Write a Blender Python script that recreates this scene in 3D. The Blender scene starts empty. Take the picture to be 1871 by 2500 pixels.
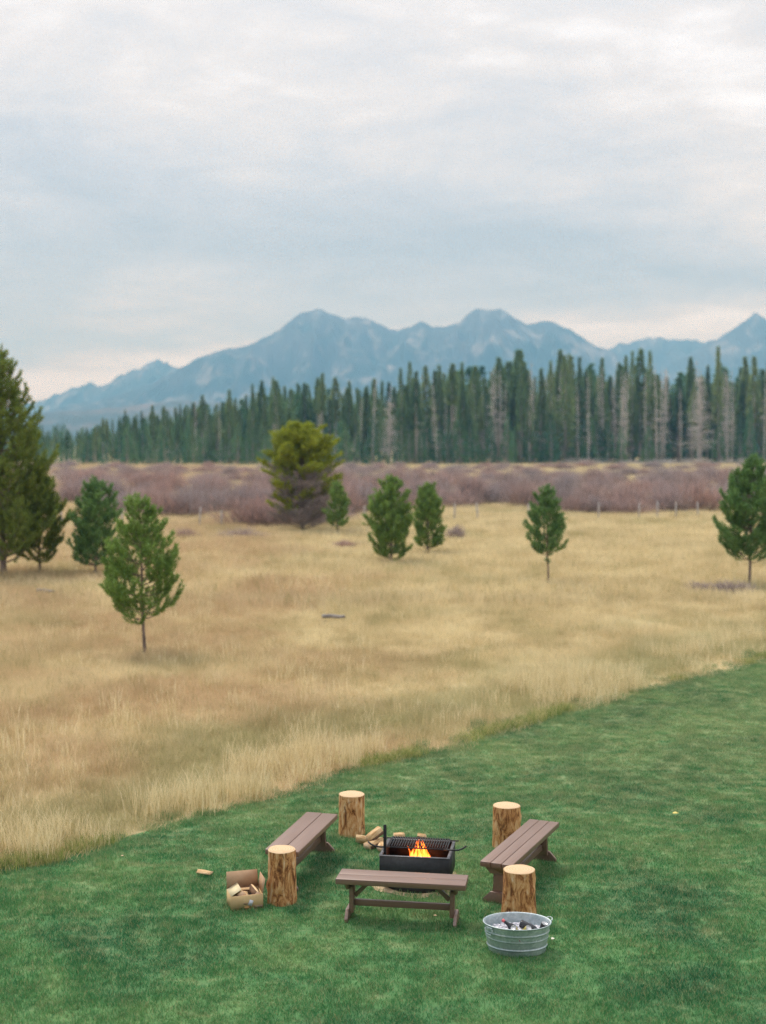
import bpy, bmesh, math, random
import numpy as np
from mathutils import Vector, Matrix

S = bpy.context.scene
COL = S.collection
R = math.radians
rng = np.random.default_rng(7)
random.seed(7)

# ------------------------------------------------------------------ camera
F_PX, CX, CY = 3250.0, 935.5, 1250.0          # photograph is 1871 x 2500
PITCH = math.atan(165 / F_PX)
EYE = 4.85
cam_d = bpy.data.cameras.new('camera')
cam = bpy.data.objects.new('camera', cam_d)
COL.objects.link(cam)
cam.location = (0, 0, EYE)
cam.rotation_euler = (R(90) - PITCH, 0, 0)
cam_d.sensor_fit = 'VERTICAL'
cam_d.sensor_height = 56.0
cam_d.sensor_width = 41.9
cam_d.lens = 56.0 * F_PX / 2500.0
cam_d.clip_start = 0.1
cam_d.clip_end = 30000
cam_d.dof.use_dof = True
cam_d.dof.focus_distance = 13.8
cam_d.dof.aperture_fstop = 1.65
S.camera = cam

# ------------------------------------------------------------------ world, sun, exposure
SUN_EL, SUN_AZ = R(58), R(-35)                # azimuth from +Y towards +X
world = bpy.data.worlds.new('World')
S.world = world
world.use_nodes = True
nt = world.node_tree
nt.nodes.clear()


def N(nt, kind, **kw):
    n = nt.nodes.new(kind)
    for k, v in kw.items():
        if k.startswith('i_'):
            n.inputs[int(k[2:]) if k[2:].isdigit() else k[2:]].default_value = v
        else:
            setattr(n, k, v)
    return n


def math_n(nt, op, a, b=None, clamp=False):
    n = nt.nodes.new('ShaderNodeMath')
    n.operation = op
    n.use_clamp = clamp
    for i, v in enumerate((a, b)):
        if v is None:
            continue
        if isinstance(v, (int, float)):
            n.inputs[i].default_value = v
        else:
            nt.links.new(v, n.inputs[i])
    return n.outputs[0]


def ramp(nt, fac, stops, interp='LINEAR'):
    n = nt.nodes.new('ShaderNodeValToRGB')
    n.color_ramp.interpolation = interp
    el = n.color_ramp.elements
    while len(el) < len(stops):
        el.new(0.5)
    for e, (p, c) in zip(el, stops):
        e.position = p
        e.color = (c, c, c, 1) if isinstance(c, (int, float)) else (*c, 1)
    nt.links.new(fac, n.inputs[0])
    return n.outputs[0]


def mix(nt, fac, a, b, blend='MIX'):
    n = nt.nodes.new('ShaderNodeMix')
    n.data_type = 'RGBA'
    n.blend_type = blend
    n.clamp_factor = True
    for sock, v in ((n.inputs[0], fac), (n.inputs[6], a), (n.inputs[7], b)):
        if isinstance(v, (int, float)):
            sock.default_value = v
        elif isinstance(v, tuple):
            sock.default_value = (*v, 1)
        else:
            nt.links.new(v, sock)
    return n.outputs[2]


def noise(nt, vec, scale, detail=3.0, rough=0.55, dist=0.0):
    n = nt.nodes.new('ShaderNodeTexNoise')
    n.inputs['Scale'].default_value = scale
    n.inputs['Detail'].default_value = detail
    n.inputs['Roughness'].default_value = rough
    n.inputs['Distortion'].default_value = dist
    if vec is not None:
        nt.links.new(vec, n.inputs['Vector'])
    return n.outputs['Fac']


tc = N(nt, 'ShaderNodeTexCoord')
sep = N(nt, 'ShaderNodeSeparateXYZ')
nt.links.new(tc.outputs['Generated'], sep.inputs[0])
zz = math_n(nt, 'MAXIMUM', sep.outputs[2], 0.0)
zd = math_n(nt, 'ADD', zz, 0.13)
u_ = math_n(nt, 'DIVIDE', sep.outputs[0], zd)
v_ = math_n(nt, 'DIVIDE', sep.outputs[1], zd)
comb = N(nt, 'ShaderNodeCombineXYZ')
nt.links.new(u_, comb.inputs[0])
nt.links.new(v_, comb.inputs[1])
comb.inputs[2].default_value = 3.7
n1 = noise(nt, comb.outputs[0], 0.75, 6.0, 0.55, 0.5)
n2 = noise(nt, comb.outputs[0], 3.0, 6.0, 0.6, 0.6)
tilt = math_n(nt, 'ADD', zz, math_n(nt, 'MULTIPLY', sep.outputs[0], 0.16))
prof = ramp(nt, tilt, [(0.0, 0.26), (0.11, 0.22), (0.155, 0.36), (0.20, 0.55), (0.25, 0.64), (1.0, 0.66)])
# the bright strip of far sky under the edge of the cloud deck
under = math_n(nt, 'SUBTRACT', zz, math_n(nt, 'MULTIPLY', sep.outputs[0], 0.09))
under = math_n(nt, 'ADD', under, math_n(nt, 'MULTIPLY', math_n(nt, 'SUBTRACT', n2, 0.5), 0.05))
prof = math_n(nt, 'MAXIMUM', prof, ramp(nt, under, [(0.0, 1.15), (0.072, 1.05), (0.092, 0.30), (1.0, 0.0)]))
w1 = math_n(nt, 'MULTIPLY', math_n(nt, 'SUBTRACT', n1, 0.5), 2.1)
w2 = math_n(nt, 'MULTIPLY', math_n(nt, 'SUBTRACT', n2, 0.5), 0.75)
n3 = noise(nt, comb.outputs[0], 8.0, 5.0, 0.62, 0.8)
w2 = math_n(nt, 'ADD', w2, math_n(nt, 'MULTIPLY', math_n(nt, 'SUBTRACT', n3, 0.5), 0.2))
tot = math_n(nt, 'ADD', prof, math_n(nt, 'ADD', w1, w2), clamp=True)
cloud = ramp(nt, tot, [(0.0, (3.05, 3.5, 4.1)), (0.45, (4.0, 4.3, 4.8)), (0.76, (5.3, 5.25, 5.35)), (1.0, (6.7, 6.8, 7.1))])
# an overcast sky grows brighter from the horizon to the zenith
ze = N(nt, 'ShaderNodeVectorMath', operation='SCALE')
nt.links.new(cloud, ze.inputs[0])
nt.links.new(math_n(nt, 'ADD', 1.0, math_n(nt, 'MULTIPLY', math_n(nt, 'MAXIMUM', math_n(nt, 'SUBTRACT', zz, 0.28), 0.0), 1.0)), ze.inputs['Scale'])
cloud = ze.outputs[0]
sky = N(nt, 'ShaderNodeTexSky', sky_type='NISHITA', sun_disc=False)
sky.sun_elevation = SUN_EL
sky.sun_rotation = SUN_AZ
final = mix(nt, 0.96, sky.outputs[0], cloud)
bg = N(nt, 'ShaderNodeBackground')
bg.inputs[1].default_value = 0.10
nt.links.new(final, bg.inputs[0])
out = N(nt, 'ShaderNodeOutputWorld')
nt.links.new(bg.outputs[0], out.inputs[0])

sun_d = bpy.data.lights.new('sun', 'SUN')
sun_d.energy = 1.5
sun_d.angle = R(14)
sun_d.color = (1.0, 0.95, 0.88)
sun = bpy.data.objects.new('sun', sun_d)
COL.objects.link(sun)
sdir = Vector((math.cos(SUN_EL) * math.sin(SUN_AZ), math.cos(SUN_EL) * math.cos(SUN_AZ), math.sin(SUN_EL)))
sun.rotation_euler = sdir.to_track_quat('Z', 'Y').to_euler()
sun.location = (0, 0, 60)

S.view_settings.view_transform = 'Standard'
S.view_settings.look = 'None'
S.view_settings.gamma = 1.0
S.view_settings.use_curve_mapping = False
S.view_settings.exposure = 0.85
S.render.engine = 'CYCLES'
S.cycles.max_bounces = 6
S.cycles.diffuse_bounces = 3
S.cycles.glossy_bounces = 2
S.cycles.transmission_bounces = 4
S.cycles.transparent_max_bounces = 8
S.cycles.volume_bounces = 0
S.cycles.use_denoising = True
S.cycles.denoiser = 'OPENIMAGEDENOISE'
S.cycles.denoising_input_passes = 'RGB_ALBEDO_NORMAL'
S.cycles.denoising_prefilter = 'NONE'
S.cycles.use_adaptive_sampling = False


# ------------------------------------------------------------------ helpers
def at(px, py, z=0.0):
    """photo pixel -> the point of the horizontal plane z that it shows"""
    dx, dz = (px - CX) / F_PX, -(py - CY) / F_PX
    c, s = math.cos(PITCH), math.sin(PITCH)
    t = (z - EYE) / (-s + dz * c)
    return dx * t, (c + dz * s) * t


def at_depth(px, py, D):
    dx, dz = (px - CX) / F_PX, -(py - CY) / F_PX
    c, s = math.cos(PITCH), math.sin(PITCH)
    t = D / (c + dz * s)
    return dx * t, EYE + t * (-s + dz * c)


def tag(o, label=None, cat=None, group=None, kind=None):
    if label: o['label'] = label
    if cat: o['category'] = cat
    if group: o['group'] = group
    if kind: o['kind'] = kind
    return o


def empty(name, loc=(0, 0, 0), rz=0.0):
    o = bpy.data.objects.new(name, None)
    o.empty_display_size = 0.1
    o.location = loc
    o.rotation_euler = (0, 0, rz)
    COL.objects.link(o)
    return o


class MB:
    """collects triangles and quads; build() links them as one mesh object"""
    def __init__(self):
        self.v, self.t, self.q, self.tm, self.qm, self.n = [], [], [], [], [], 0

    def add(self, v, tri=None, quad=None, m=0):
        v = np.asarray(v, float).reshape(-1, 3)
        if tri is not None and len(tri):
            tri = np.asarray(tri, np.int64).reshape(-1, 3)
            self.t.append(tri + self.n)
            self.tm.append(np.full(len(tri), m))
        if quad is not None and len(quad):
            quad = np.asarray(quad, np.int64).reshape(-1, 4)
            self.q.append(quad + self.n)
            self.qm.append(np.full(len(quad), m))
        self.v.append(v)
        self.n += len(v)

    def tube(self, path, rad, k=6, m=0, cap=True):
        P = np.asarray(path, float)
        n = len(P)
        rad = np.broadcast_to(np.asarray(rad, float), (n,))
        T = np.gradient(P, axis=0)
        T /= np.linalg.norm(T, axis=1)[:, None] + 1e-9
        ref = np.array([0, 0, 1.0]) if abs(T[:, 2]).mean() < 0.8 else np.array([1.0, 0, 0])
        A = np.cross(T, ref)
        A /= np.linalg.norm(A, axis=1)[:, None] + 1e-9
        B = np.cross(T, A)
        ang = np.arange(k) * 2 * math.pi / k
        V = P[:, None, :] + rad[:, None, None] * (np.cos(ang)[None, :, None] * A[:, None, :] + np.sin(ang)[None, :, None] * B[:, None, :])
        V = V.reshape(-1, 3)
        i = np.arange(n - 1)[:, None] * k
        j = np.arange(k)[None, :]
        j2 = (j + 1) % k
        q = np.stack([i + j, i + j2, i + k + j2, i + k + j], -1).reshape(-1, 4)
        tri = []
        if cap:
            V = np.vstack([V, P[0], P[-1]])
            c0, c1 = n * k, n * k + 1
            for a in range(k):
                tri += [(c0, (a + 1) % k, a), (c1, (n - 1) * k + a, (n - 1) * k + (a + 1) % k)]
        self.add(V, tri, q, m)

    def box(self, c, s, rot=None, m=0):
        c = np.asarray(c, float)
        h = np.asarray(s, float) / 2
        V = np.array([(x, y, z) for x in (-1, 1) for y in (-1, 1) for z in (-1, 1)]) * h
        if rot is not None:
            V = V @ np.array(rot).T
        self.add(V + c, None, [(0, 1, 3, 2), (4, 6, 7, 5), (0, 4, 5, 1), (2, 3, 7, 6), (0, 2, 6, 4), (1, 5, 7, 3)], m)

    def prism(self, poly, axis, t0, t1, m=0):
        """extrude a 2D polygon (convex, CCW) along an axis: 0 -> poly in (y,z), 1 -> poly in (x,z), 2 -> poly in (x,y)"""
        n = len(poly)
        V = []
        for t in (t0, t1):
            for a, b in poly:
                V.append({0: (t, a, b), 1: (a, t, b), 2: (a, b, t)}[axis])
        q = [(i, (i + 1) % n, n + (i + 1) % n, n + i) for i in range(n)]
        tri = []
        for i in range(1, n - 1):
            tri += [(0, i + 1, i), (n, n + i, n + i + 1)]
        self.add(V, tri, q, m)

    def lathe(self, prof, k=32, sx=1.0, sy=1.0, m=0):
        P = np.asarray(prof, float)
        n = len(P)
        ang = np.arange(k) * 2 * math.pi / k
        V = np.stack([P[:, None, 0] * np.cos(ang) * sx, P[:, None, 0] * np.sin(ang) * sy, np.broadcast_to(P[:, None, 1], (n, k))], -1).reshape(-1, 3)
        i = np.arange(n - 1)[:, None] * k
        j = np.arange(k)[None, :]
        j2 = (j + 1) % k
        self.add(V, None, np.stack([i + j, i + j2, i + k + j2, i + k + j], -1).reshape(-1, 4), m)

    def mesh(self, name, mats, smooth=False):
        V = np.vstack(self.v) if self.v else np.zeros((0, 3))
        t = np.vstack(self.t) if self.t else np.zeros((0, 3), np.int64)
        q = np.vstack(self.q) if self.q else np.zeros((0, 4), np.int64)
        me = bpy.data.meshes.new(name)
        me.vertices.add(len(V))
        me.vertices.foreach_set('co', V.astype(np.float32).ravel())
        loops = np.concatenate([t.ravel(), q.ravel()]).astype(np.int32)
        me.loops.add(len(loops))
        me.loops.foreach_set('vertex_index', loops)
        tot = np.concatenate([np.full(len(t), 3), np.full(len(q), 4)]).astype(np.int32)
        start = np.concatenate([[0], np.cumsum(tot)[:-1]]).astype(np.int32)
        me.polygons.add(len(tot))
        me.polygons.foreach_set('loop_start', start)
        me.polygons.foreach_set('loop_total', tot)
        mi = np.concatenate(self.tm + self.qm) if (self.tm or self.qm) else np.zeros(0)
        me.polygons.foreach_set('material_index', mi.astype(np.int32))
        if smooth:
            me.polygons.foreach_set('use_smooth', np.ones(len(tot), bool))
        for mm in (mats if isinstance(mats, (list, tuple)) else [mats]):
            me.materials.append(mm)
        me.update(calc_edges=True)
        me.validate()
        return me

    def build(self, name, mats, parent=None, smooth=False, bevel=0.0, loc=None, rot=None):
        me = self.mesh(name, mats, smooth)
        if bevel > 0:
            bm = bmesh.new()
            bm.from_mesh(me)
            bmesh.ops.recalc_face_normals(bm, faces=bm.faces[:])
            bmesh.ops.bevel(bm, geom=bm.edges[:], offset=bevel, segments=2, affect='EDGES', profile=0.5, clamp_overlap=True)
            bm.to_mesh(me)
            bm.free()
        return link(name, me, parent, loc, rot)


def link(name, me, parent=None, loc=None, rot=None):
    o = bpy.data.objects.new(name, me)
    COL.objects.link(o)
    if parent is not None:
        o.parent = parent
    if loc is not None:
        o.location = loc
    if rot is not None:
        o.rotation_euler = rot
    return o


def fbm(x, y, seed=0, octaves=4, lac=2.0, gain=0.5):
    """value noise, 0..1"""
    r = np.random.default_rng(seed)
    tab = r.random((256, 256))
    out, amp, tot = np.zeros(np.broadcast(x, y).shape), 1.0, 0.0
    for o in range(octaves):
        xi, yi = np.floor(x).astype(int), np.floor(y).astype(int)
        fx, fy = x - xi, y - yi
        fx, fy = fx * fx * (3 - 2 * fx), fy * fy * (3 - 2 * fy)
        g = lambda a, b: tab[(a + 37 * o) % 256, (b + 91 * o) % 256]
        out = out + amp * ((g(xi, yi) * (1 - fx) + g(xi + 1, yi) * fx) * (1 - fy) + (g(xi, yi + 1) * (1 - fx) + g(xi + 1, yi + 1) * fx) * fy)
        tot += amp
        amp *= gain
        x, y = x * lac, y * lac
    return out / tot


# ------------------------------------------------------------------ materials
def material(name):
    m = bpy.data.materials.new(name)
    m.use_nodes = True
    t = m.node_tree
    t.nodes.clear()
    o = t.nodes.new('ShaderNodeOutputMaterial')
    return m, t, o


def setin(t, sock, v):
    if isinstance(v, (int, float)):
        sock.default_value = v
    elif isinstance(v, tuple):
        sock.default_value = (*v, 1) if len(v) == 3 else v
    else:
        t.links.new(v, sock)


def principled(t, o, col, rough=0.7, metal=0.0, spec=0.3, bump=None, bump_d=0.01, bump_s=0.5):
    p = t.nodes.new('ShaderNodeBsdfPrincipled')
    setin(t, p.inputs['Base Color'], col)
    setin(t, p.inputs['Roughness'], rough)
    setin(t, p.inputs['Metallic'], metal)
    setin(t, p.inputs['Specular IOR Level'], spec)
    if bump is not None:
        b = t.nodes.new('ShaderNodeBump')
        b.inputs['Strength'].default_value = bump_s
        b.inputs['Distance'].default_value = bump_d
        t.links.new(bump, b.inputs['Height'])
        t.links.new(b.outputs[0], p.inputs['Normal'])
    t.links.new(p.outputs[0], o.inputs[0])
    return p


def leafy(t, o, col, trans=0.35):
    d = t.nodes.new('ShaderNodeBsdfDiffuse')
    s = t.nodes.new('ShaderNodeBsdfTranslucent')
    mx = t.nodes.new('ShaderNodeMixShader')
    mx.inputs[0].default_value = trans
    setin(t, d.inputs[0], col)
    setin(t, s.inputs[0], col)
    t.links.new(d.outputs[0], mx.inputs[1])
    t.links.new(s.outputs[0], mx.inputs[2])
    t.links.new(mx.outputs[0], o.inputs[0])


def wpos(t):
    return t.nodes.new('ShaderNodeNewGeometry').outputs['Position']


def opos(t):
    return t.nodes.new('ShaderNodeTexCoord').outputs['Object']


def island(t):
    return t.nodes.new('ShaderNodeNewGeometry').outputs['Random Per Island']


def vmap(t, vec, scale=(1, 1, 1), rot=(0, 0, 0), loc=(0, 0, 0)):
    n = t.nodes.new('ShaderNodeMapping')
    n.inputs['Scale'].default_value = scale
    n.inputs['Rotation'].default_value = rot
    n.inputs['Location'].default_value = loc
    t.links.new(vec, n.inputs['Vector'])
    return n.outputs[0]


def lawn_color(t):
    p = vmap(t, wpos(t), (1, 1, 0))
    a = noise(t, p, 0.55, 4, 0.6, 0.5)
    b = noise(t, vmap(t, wpos(t), (0.8, 1.8, 0), loc=(5, 2, 0)), 3.6, 4, 0.65, 0.5)
    c = noise(t, vmap(t, wpos(t), (1, 1, 0), loc=(9, 9, 0)), 7.0, 3, 0.6)
    base = ramp(t, a, [(0.32, (0.040, 0.185, 0.082)), (0.50, (0.085, 0.275, 0.102)), (0.68, (0.19, 0.365, 0.140))])
    sx = N(t, 'ShaderNodeSeparateXYZ')
    t.links.new(wpos(t), sx.inputs[0])
    dry = math_n(t, 'MINIMUM', math_n(t, 'MULTIPLY', math_n(t, 'SUBTRACT', sx.outputs[1], 13.5), 0.022), 0.15)  # more straw towards the meadow; near-lawn shade is also put into the colour
    k = ramp(t, math_n(t, 'ADD', b, dry), [(0.50, 0.0), (0.74, 0.62)])
    col = mix(t, k, base, (0.46, 0.48, 0.26))
    k2 = ramp(t, c, [(0.32, 0.4), (0.50, 0.0)])
    return mix(t, k2, col, (0.05, 0.19, 0.085))


def meadow_color(t):
    p = vmap(t, wpos(t), (1, 1, 0))
    a = noise(t, p, 0.16, 4, 0.6, 0.4)
    b = noise(t, vmap(t, wpos(t), (1, 0.6, 0), loc=(3, 8, 0)), 0.5, 4, 0.6, 0.4)
    c = noise(t, vmap(t, wpos(t), (1, 0.7, 0), loc=(13, 1, 0)), 0.22, 4, 0.6, 0.5)
    base = ramp(t, b, [(0.25, (0.46, 0.41, 0.22)), (0.45, (0.68, 0.57, 0.35)), (0.68, (0.84, 0.74, 0.50))])
    # rusty seed heads, mostly on the near left of the meadow
    sx = N(t, 'ShaderNodeSeparateXYZ')
    t.links.new(wpos(t), sx.inputs[0])
    lx = math_n(t, 'MULTIPLY', math_n(t, 'ADD', sx.outputs[0], -1.0), -0.05)
    ly = math_n(t, 'MULTIPLY', math_n(t, 'ADD', sx.outputs[1], -30.0), -0.006)
    rr = math_n(t, 'ADD', a, math_n(t, 'MINIMUM', math_n(t, 'ADD', lx, ly), 0.12))
    k = ramp(t, rr, [(0.48, 0.0), (0.70, 0.62)])
    col = mix(t, k, base, (0.56, 0.38, 0.24))
    k2 = ramp(t, c, [(0.54, 0.0), (0.74, 0.55)])
    col = mix(t, k2, col, (0.27, 0.29, 0.11))
    d = noise(t, vmap(t, wpos(t), (1, 0.8, 0), loc=(4, 21, 0)), 2.3, 4, 0.65, 0.3)
    col = mix(t, ramp(t, d, [(0.30, 0.55), (0.47, 0.0)]), col, (0.30, 0.23, 0.11))
    col = mix(t, ramp(t, d, [(0.55, 0.0), (0.75, 0.6)]), col, (0.80, 0.68, 0.42))
    # greener and shorter in a strip along the lawn
    e = math_n(t, 'SUBTRACT', sx.outputs[1], math_n(t, 'MULTIPLY', sx.outputs[0], 1.13))
    g_ = ramp(t, math_n(t, 'ADD', math_n(t, 'DIVIDE', math_n(t, 'SUBTRACT', e, 19.0), 10.0), math_n(t, 'MULTIPLY', math_n(t, 'SUBTRACT', c, 0.5), 1.2)), [(0.05, 0.0), (0.22, 0.55), (0.40, 0.45), (0.62, 0.0)])
    return mix(t, g_, col, (0.30, 0.33, 0.15))


def M_lawn_blade():
    m, t, o = material('lawn_blade')
    col = lawn_color(t)
    r = island(t)
    col = mix(t, ramp(t, r, [(0.80, 0.0), (0.92, 0.75)]), col, (0.50, 0.44, 0.24))
    col = mix(t, ramp(t, r, [(0.0, 0.5), (0.25, 0.0)]), col, (0.05, 0.17, 0.07))
    leafy(t, o, col, 0.35)
    return m


def M_lawn_ground():
    m, t, o = material('lawn_soil')
    col = mix(t, 0.45, lawn_color(t), (0.10, 0.11, 0.05))
    principled(t, o, col, 0.95, 0, 0.1)
    return m


def M_meadow_blade():
    m, t, o = material('meadow_blade')
    r = island(t)
    col = meadow_color(t)
    col = mix(t, ramp(t, r, [(0.0, 0.6), (0.3, 0.0)]), col, (0.82, 0.68, 0.40))
    col = mix(t, ramp(t, r, [(0.82, 0.0), (0.95, 0.6)]), col, (0.25, 0.27, 0.10))
    leafy(t, o, col, 0.4)
    return m


def M_edge_blade():
    m, t, o = material('tall_straw_blade')
    r = island(t)
    col = ramp(t, r, [(0.0, (0.56, 0.46, 0.24)), (0.5, (0.78, 0.67, 0.41)), (1.0, (0.90, 0.80, 0.55))])
    leafy(t, o, col, 0.4)
    return m


def M_tuft_blade():
    m, t, o = material('green_tuft_blade')
    r = island(t)
    col = ramp(t, r, [(0.0, (0.16, 0.25, 0.07)), (0.5, (0.32, 0.37, 0.12)), (1.0, (0.58, 0.52, 0.24))])
    leafy(t, o, col, 0.4)
    return m


def M_meadow_ground():
    m, t, o = material('meadow_soil')
    col = mix(t, 0.35, meadow_color(t), (0.22, 0.16, 0.085))
    principled(t, o, col, 0.95, 0, 0.1, noise(t, wpos(t), 3.0, 5), 0.1, 0.6)
    return m


def M_far_ground():
    m, t, o = material('valley_ground')
    a = noise(t, vmap(t, wpos(t), (1, 1, 0)), 0.01, 5, 0.6)
    col = ramp(t, a, [(0.35, (0.40, 0.31, 0.17)), (0.6, (0.55, 0.43, 0.24))])
    principled(t, o, col, 0.95, 0, 0.1)
    return m


def M_needle(name, cols, trans=0.25):
    m, t, o = material(name)
    a = noise(t, opos(t), 2.2, 3, 0.6)
    b = island(t)
    f = math_n(t, 'ADD', math_n(t, 'MULTIPLY', a, 0.75), math_n(t, 'MULTIPLY', b, 0.25))
    col = ramp(t, f, [(0.3, cols[0]), (0.5, cols[1]), (0.72, cols[2])])
    leafy(t, o, col, trans)
    return m


def M_forest(name, cols):
    m, t, o = material(name)
    oi = t.nodes.new('ShaderNodeObjectInfo')
    a = noise(t, wpos(t), 0.35, 3, 0.6)
    f = math_n(t, 'ADD', math_n(t, 'MULTIPLY', a, 0.55), math_n(t, 'MULTIPLY', oi.outputs['Random'], 0.45))
    col = ramp(t, f, [(0.25, cols[0]), (0.5, cols[1]), (0.75, cols[2])])
    leafy(t, o, col, 0.35)
    return m


def M_bark(name, a, b, scale=(6, 6, 1.2)):
    m, t, o = material(name)
    n = noise(t, vmap(t, opos(t), scale), 3.0, 5, 0.65)
    principled(t, o, ramp(t, n, [(0.35, a), (0.65, b)]), 0.9, 0, 0.15, n, 0.02, 0.8)
    return m


def M_willow(name, cols):
    m, t, o = material(name)
    a = noise(t, vmap(t, wpos(t), (1, 0.5, 1)), 0.10, 4, 0.6, 0.3)
    oi = t.nodes.new('ShaderNodeObjectInfo')
    f = math_n(t, 'ADD', math_n(t, 'MULTIPLY', a, 0.6), math_n(t, 'MULTIPLY', oi.outputs['Random'], 0.4))
    f = math_n(t, 'ADD', math_n(t, 'MULTIPLY', f, 0.85), math_n(t, 'MULTIPLY', island(t), 0.15))
    leafy(t, o, ramp(t, f, [(0.30, cols[0]), (0.48, cols[1]), (0.66, cols[2])]), 0.15)
    return m


MAT = dict(
    lawn_blade=M_lawn_blade(), lawn_ground=M_lawn_ground(), meadow_blade=M_meadow_blade(), edge_blade=M_edge_blade(),
    tuft_blade=M_tuft_blade(), meadow_ground=M_meadow_ground(), far_ground=M_far_ground(),
    needle=M_needle('pine_needle', [(0.12, 0.21, 0.05), (0.23, 0.36, 0.095), (0.36, 0.50, 0.16)]),
    needle_dark=M_needle('dark_pine_needle', [(0.11, 0.16, 0.035), (0.22, 0.29, 0.065), (0.36, 0.43, 0.12)]),
    needle_blue=M_needle('blue_green_pine_needle', [(0.10, 0.20, 0.07), (0.18, 0.32, 0.11), (0.29, 0.43, 0.16)]),
    needle_yellow=M_needle('yellow_pine_needle', [(0.17, 0.22, 0.03), (0.34, 0.39, 0.05), (0.50, 0.55, 0.09)]),
    dead_twig=M_needle('dead_twig', [(0.22, 0.18, 0.17), (0.32, 0.27, 0.26), (0.42, 0.37, 0.35)], 0.05),
    bark=M_bark('pine_bark', (0.13, 0.095, 0.075), (0.30, 0.235, 0.19)),
    forest=M_forest('forest_needle', [(0.11, 0.19, 0.095), (0.19, 0.29, 0.13), (0.30, 0.38, 0.18)]),
    forest_young=M_forest('young_forest_needle', [(0.075, 0.17, 0.10), (0.12, 0.25, 0.13), (0.19, 0.32, 0.15)]),
    forest_bark=M_bark('forest_bark', (0.28, 0.25, 0.23), (0.46, 0.41, 0.37), (2, 2, 0.4)),
    snag=M_bark('bleached_wood', (0.42, 0.39, 0.37), (0.64, 0.60, 0.56), (2, 2, 0.3)),
    willow_twig=M_willow('willow_twig', [(0.40, 0.35, 0.35), (0.46, 0.37, 0.355), (0.52, 0.345, 0.295)]),
    willow_stem=M_willow('willow_stem', [(0.21, 0.18, 0.18), (0.26, 0.21, 0.20), (0.30, 0.22, 0.20)]),
)

# ------------------------------------------------------------------ haze
hz = MB()
hz.box((0, 3150, 273.5), (9600, 7500, 549))
mh, th, oh = material('haze')
pv = th.nodes.new('ShaderNodeVolumePrincipled')
pv.inputs['Color'].default_value = (0.25, 0.62, 1.0, 1)
pv.inputs['Density'].default_value = 2.7e-4
pv.inputs['Anisotropy'].default_value = 0.0
pv.inputs['Absorption Color'].default_value = (0.7, 0.7, 0.7, 1)
th.links.new(pv.outputs[0], oh.inputs['Volume'])
haze = hz.build('haze', mh)
tag(haze, 'thin blue haze in the air over the whole valley', 'haze', kind='stuff')

# ------------------------------------------------------------------ ground
EDGE = [(-16, 7.0), (-9, 11.2), (-6.2, 13.4), (-4.37, 14.95), (-3.78, 15.37), (-3.35, 15.91), (-2.56, 17.0), (-1.46, 18.15), (-0.86, 19.17), (0.16, 20.15), (1.28, 21.26), (2.16, 22.5), (3.57, 24.07), (4.61, 25.2), (5.25, 26.1), (8.64, 29.8), (14, 35), (24, 44)]
EX, EY = np.array([e[0] for e in EDGE]), np.array([e[1] for e in EDGE])


def edge_y(x):
    return np.interp(x, EX, EY) + 0.36 * (fbm(np.asarray(x) * 1.3, np.asarray(x) * 0 + 0.5, 5, 3) - 0.5) * 2


g = MB()
g.add([(-4700, -500, -0.02), (4700, -500, -0.02), (4700, 6850, -0.02), (-4700, 6850, -0.02)], None, [(0, 1, 2, 3)])
tag(g.build('ground', MAT['far_ground']), 'dry valley floor running to the mountains', 'ground', kind='structure')
g = MB()
g.add([(-90, -20, -0.008), (110, -20, -0.008), (140, 345, -0.008), (-120, 345, -0.008)], None, [(0, 1, 2, 3)])
tag(g.build('meadow', MAT['meadow_ground']), 'dry tan meadow beyond the mown lawn', 'meadow', kind='structure')
lx = np.linspace(-16, 24, 200)
g = MB()
top = np.stack([lx, edge_y(lx), np.full(200, 0.0)], -1)
bot = np.stack([lx, np.full(200, -2.0), np.full(200, 0.0)], -1)
i = np.arange(199)
g.add(np.vstack([bot, top]), None, np.stack([i, i + 1, 200 + i + 1, 200 + i], -1))
tag(g.build('lawn', MAT['lawn_ground']), 'mown green lawn around the fire pit', 'lawn', kind='structure')


# ------------------------------------------------------------------ mountains
def M_mountain(name, rock, dark, tree_z, scree=(0.42, 0.40, 0.38)):
    m, t, o = material(name)
    p = wpos(t)
    sx = N(t, 'ShaderNodeSeparateXYZ')
    t.links.new(p, sx.inputs[0])
    n1 = noise(t, vmap(t, p, (1, 0.6, 1)), 0.006, 7, 0.62, 0.4)
    n2 = noise(t, vmap(t, p, (1, 0.4, 0.45), rot=(0, 0.5, 0)), 0.013, 6, 0.65, 0.8)
    h = math_n(t, 'DIVIDE', sx.outputs[2], tree_z)
    f = math_n(t, 'ADD', math_n(t, 'MULTIPLY', h, 0.55), math_n(t, 'MULTIPLY', math_n(t, 'SUBTRACT', n1, 0.5), 1.3))
    col = mix(t, ramp(t, f, [(0.30, 0.0), (0.55, 1.0)]), dark, rock)
    col = mix(t, math_n(t, 'MULTIPLY', ramp(t, n2, [(0.52, 0.0), (0.66, 1.0)]), ramp(t, h, [(0.15, 0.0), (0.4, 1.0)])), col, scree)
    principled(t, o, col, 0.95, 0, 0.1)
    return m


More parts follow.
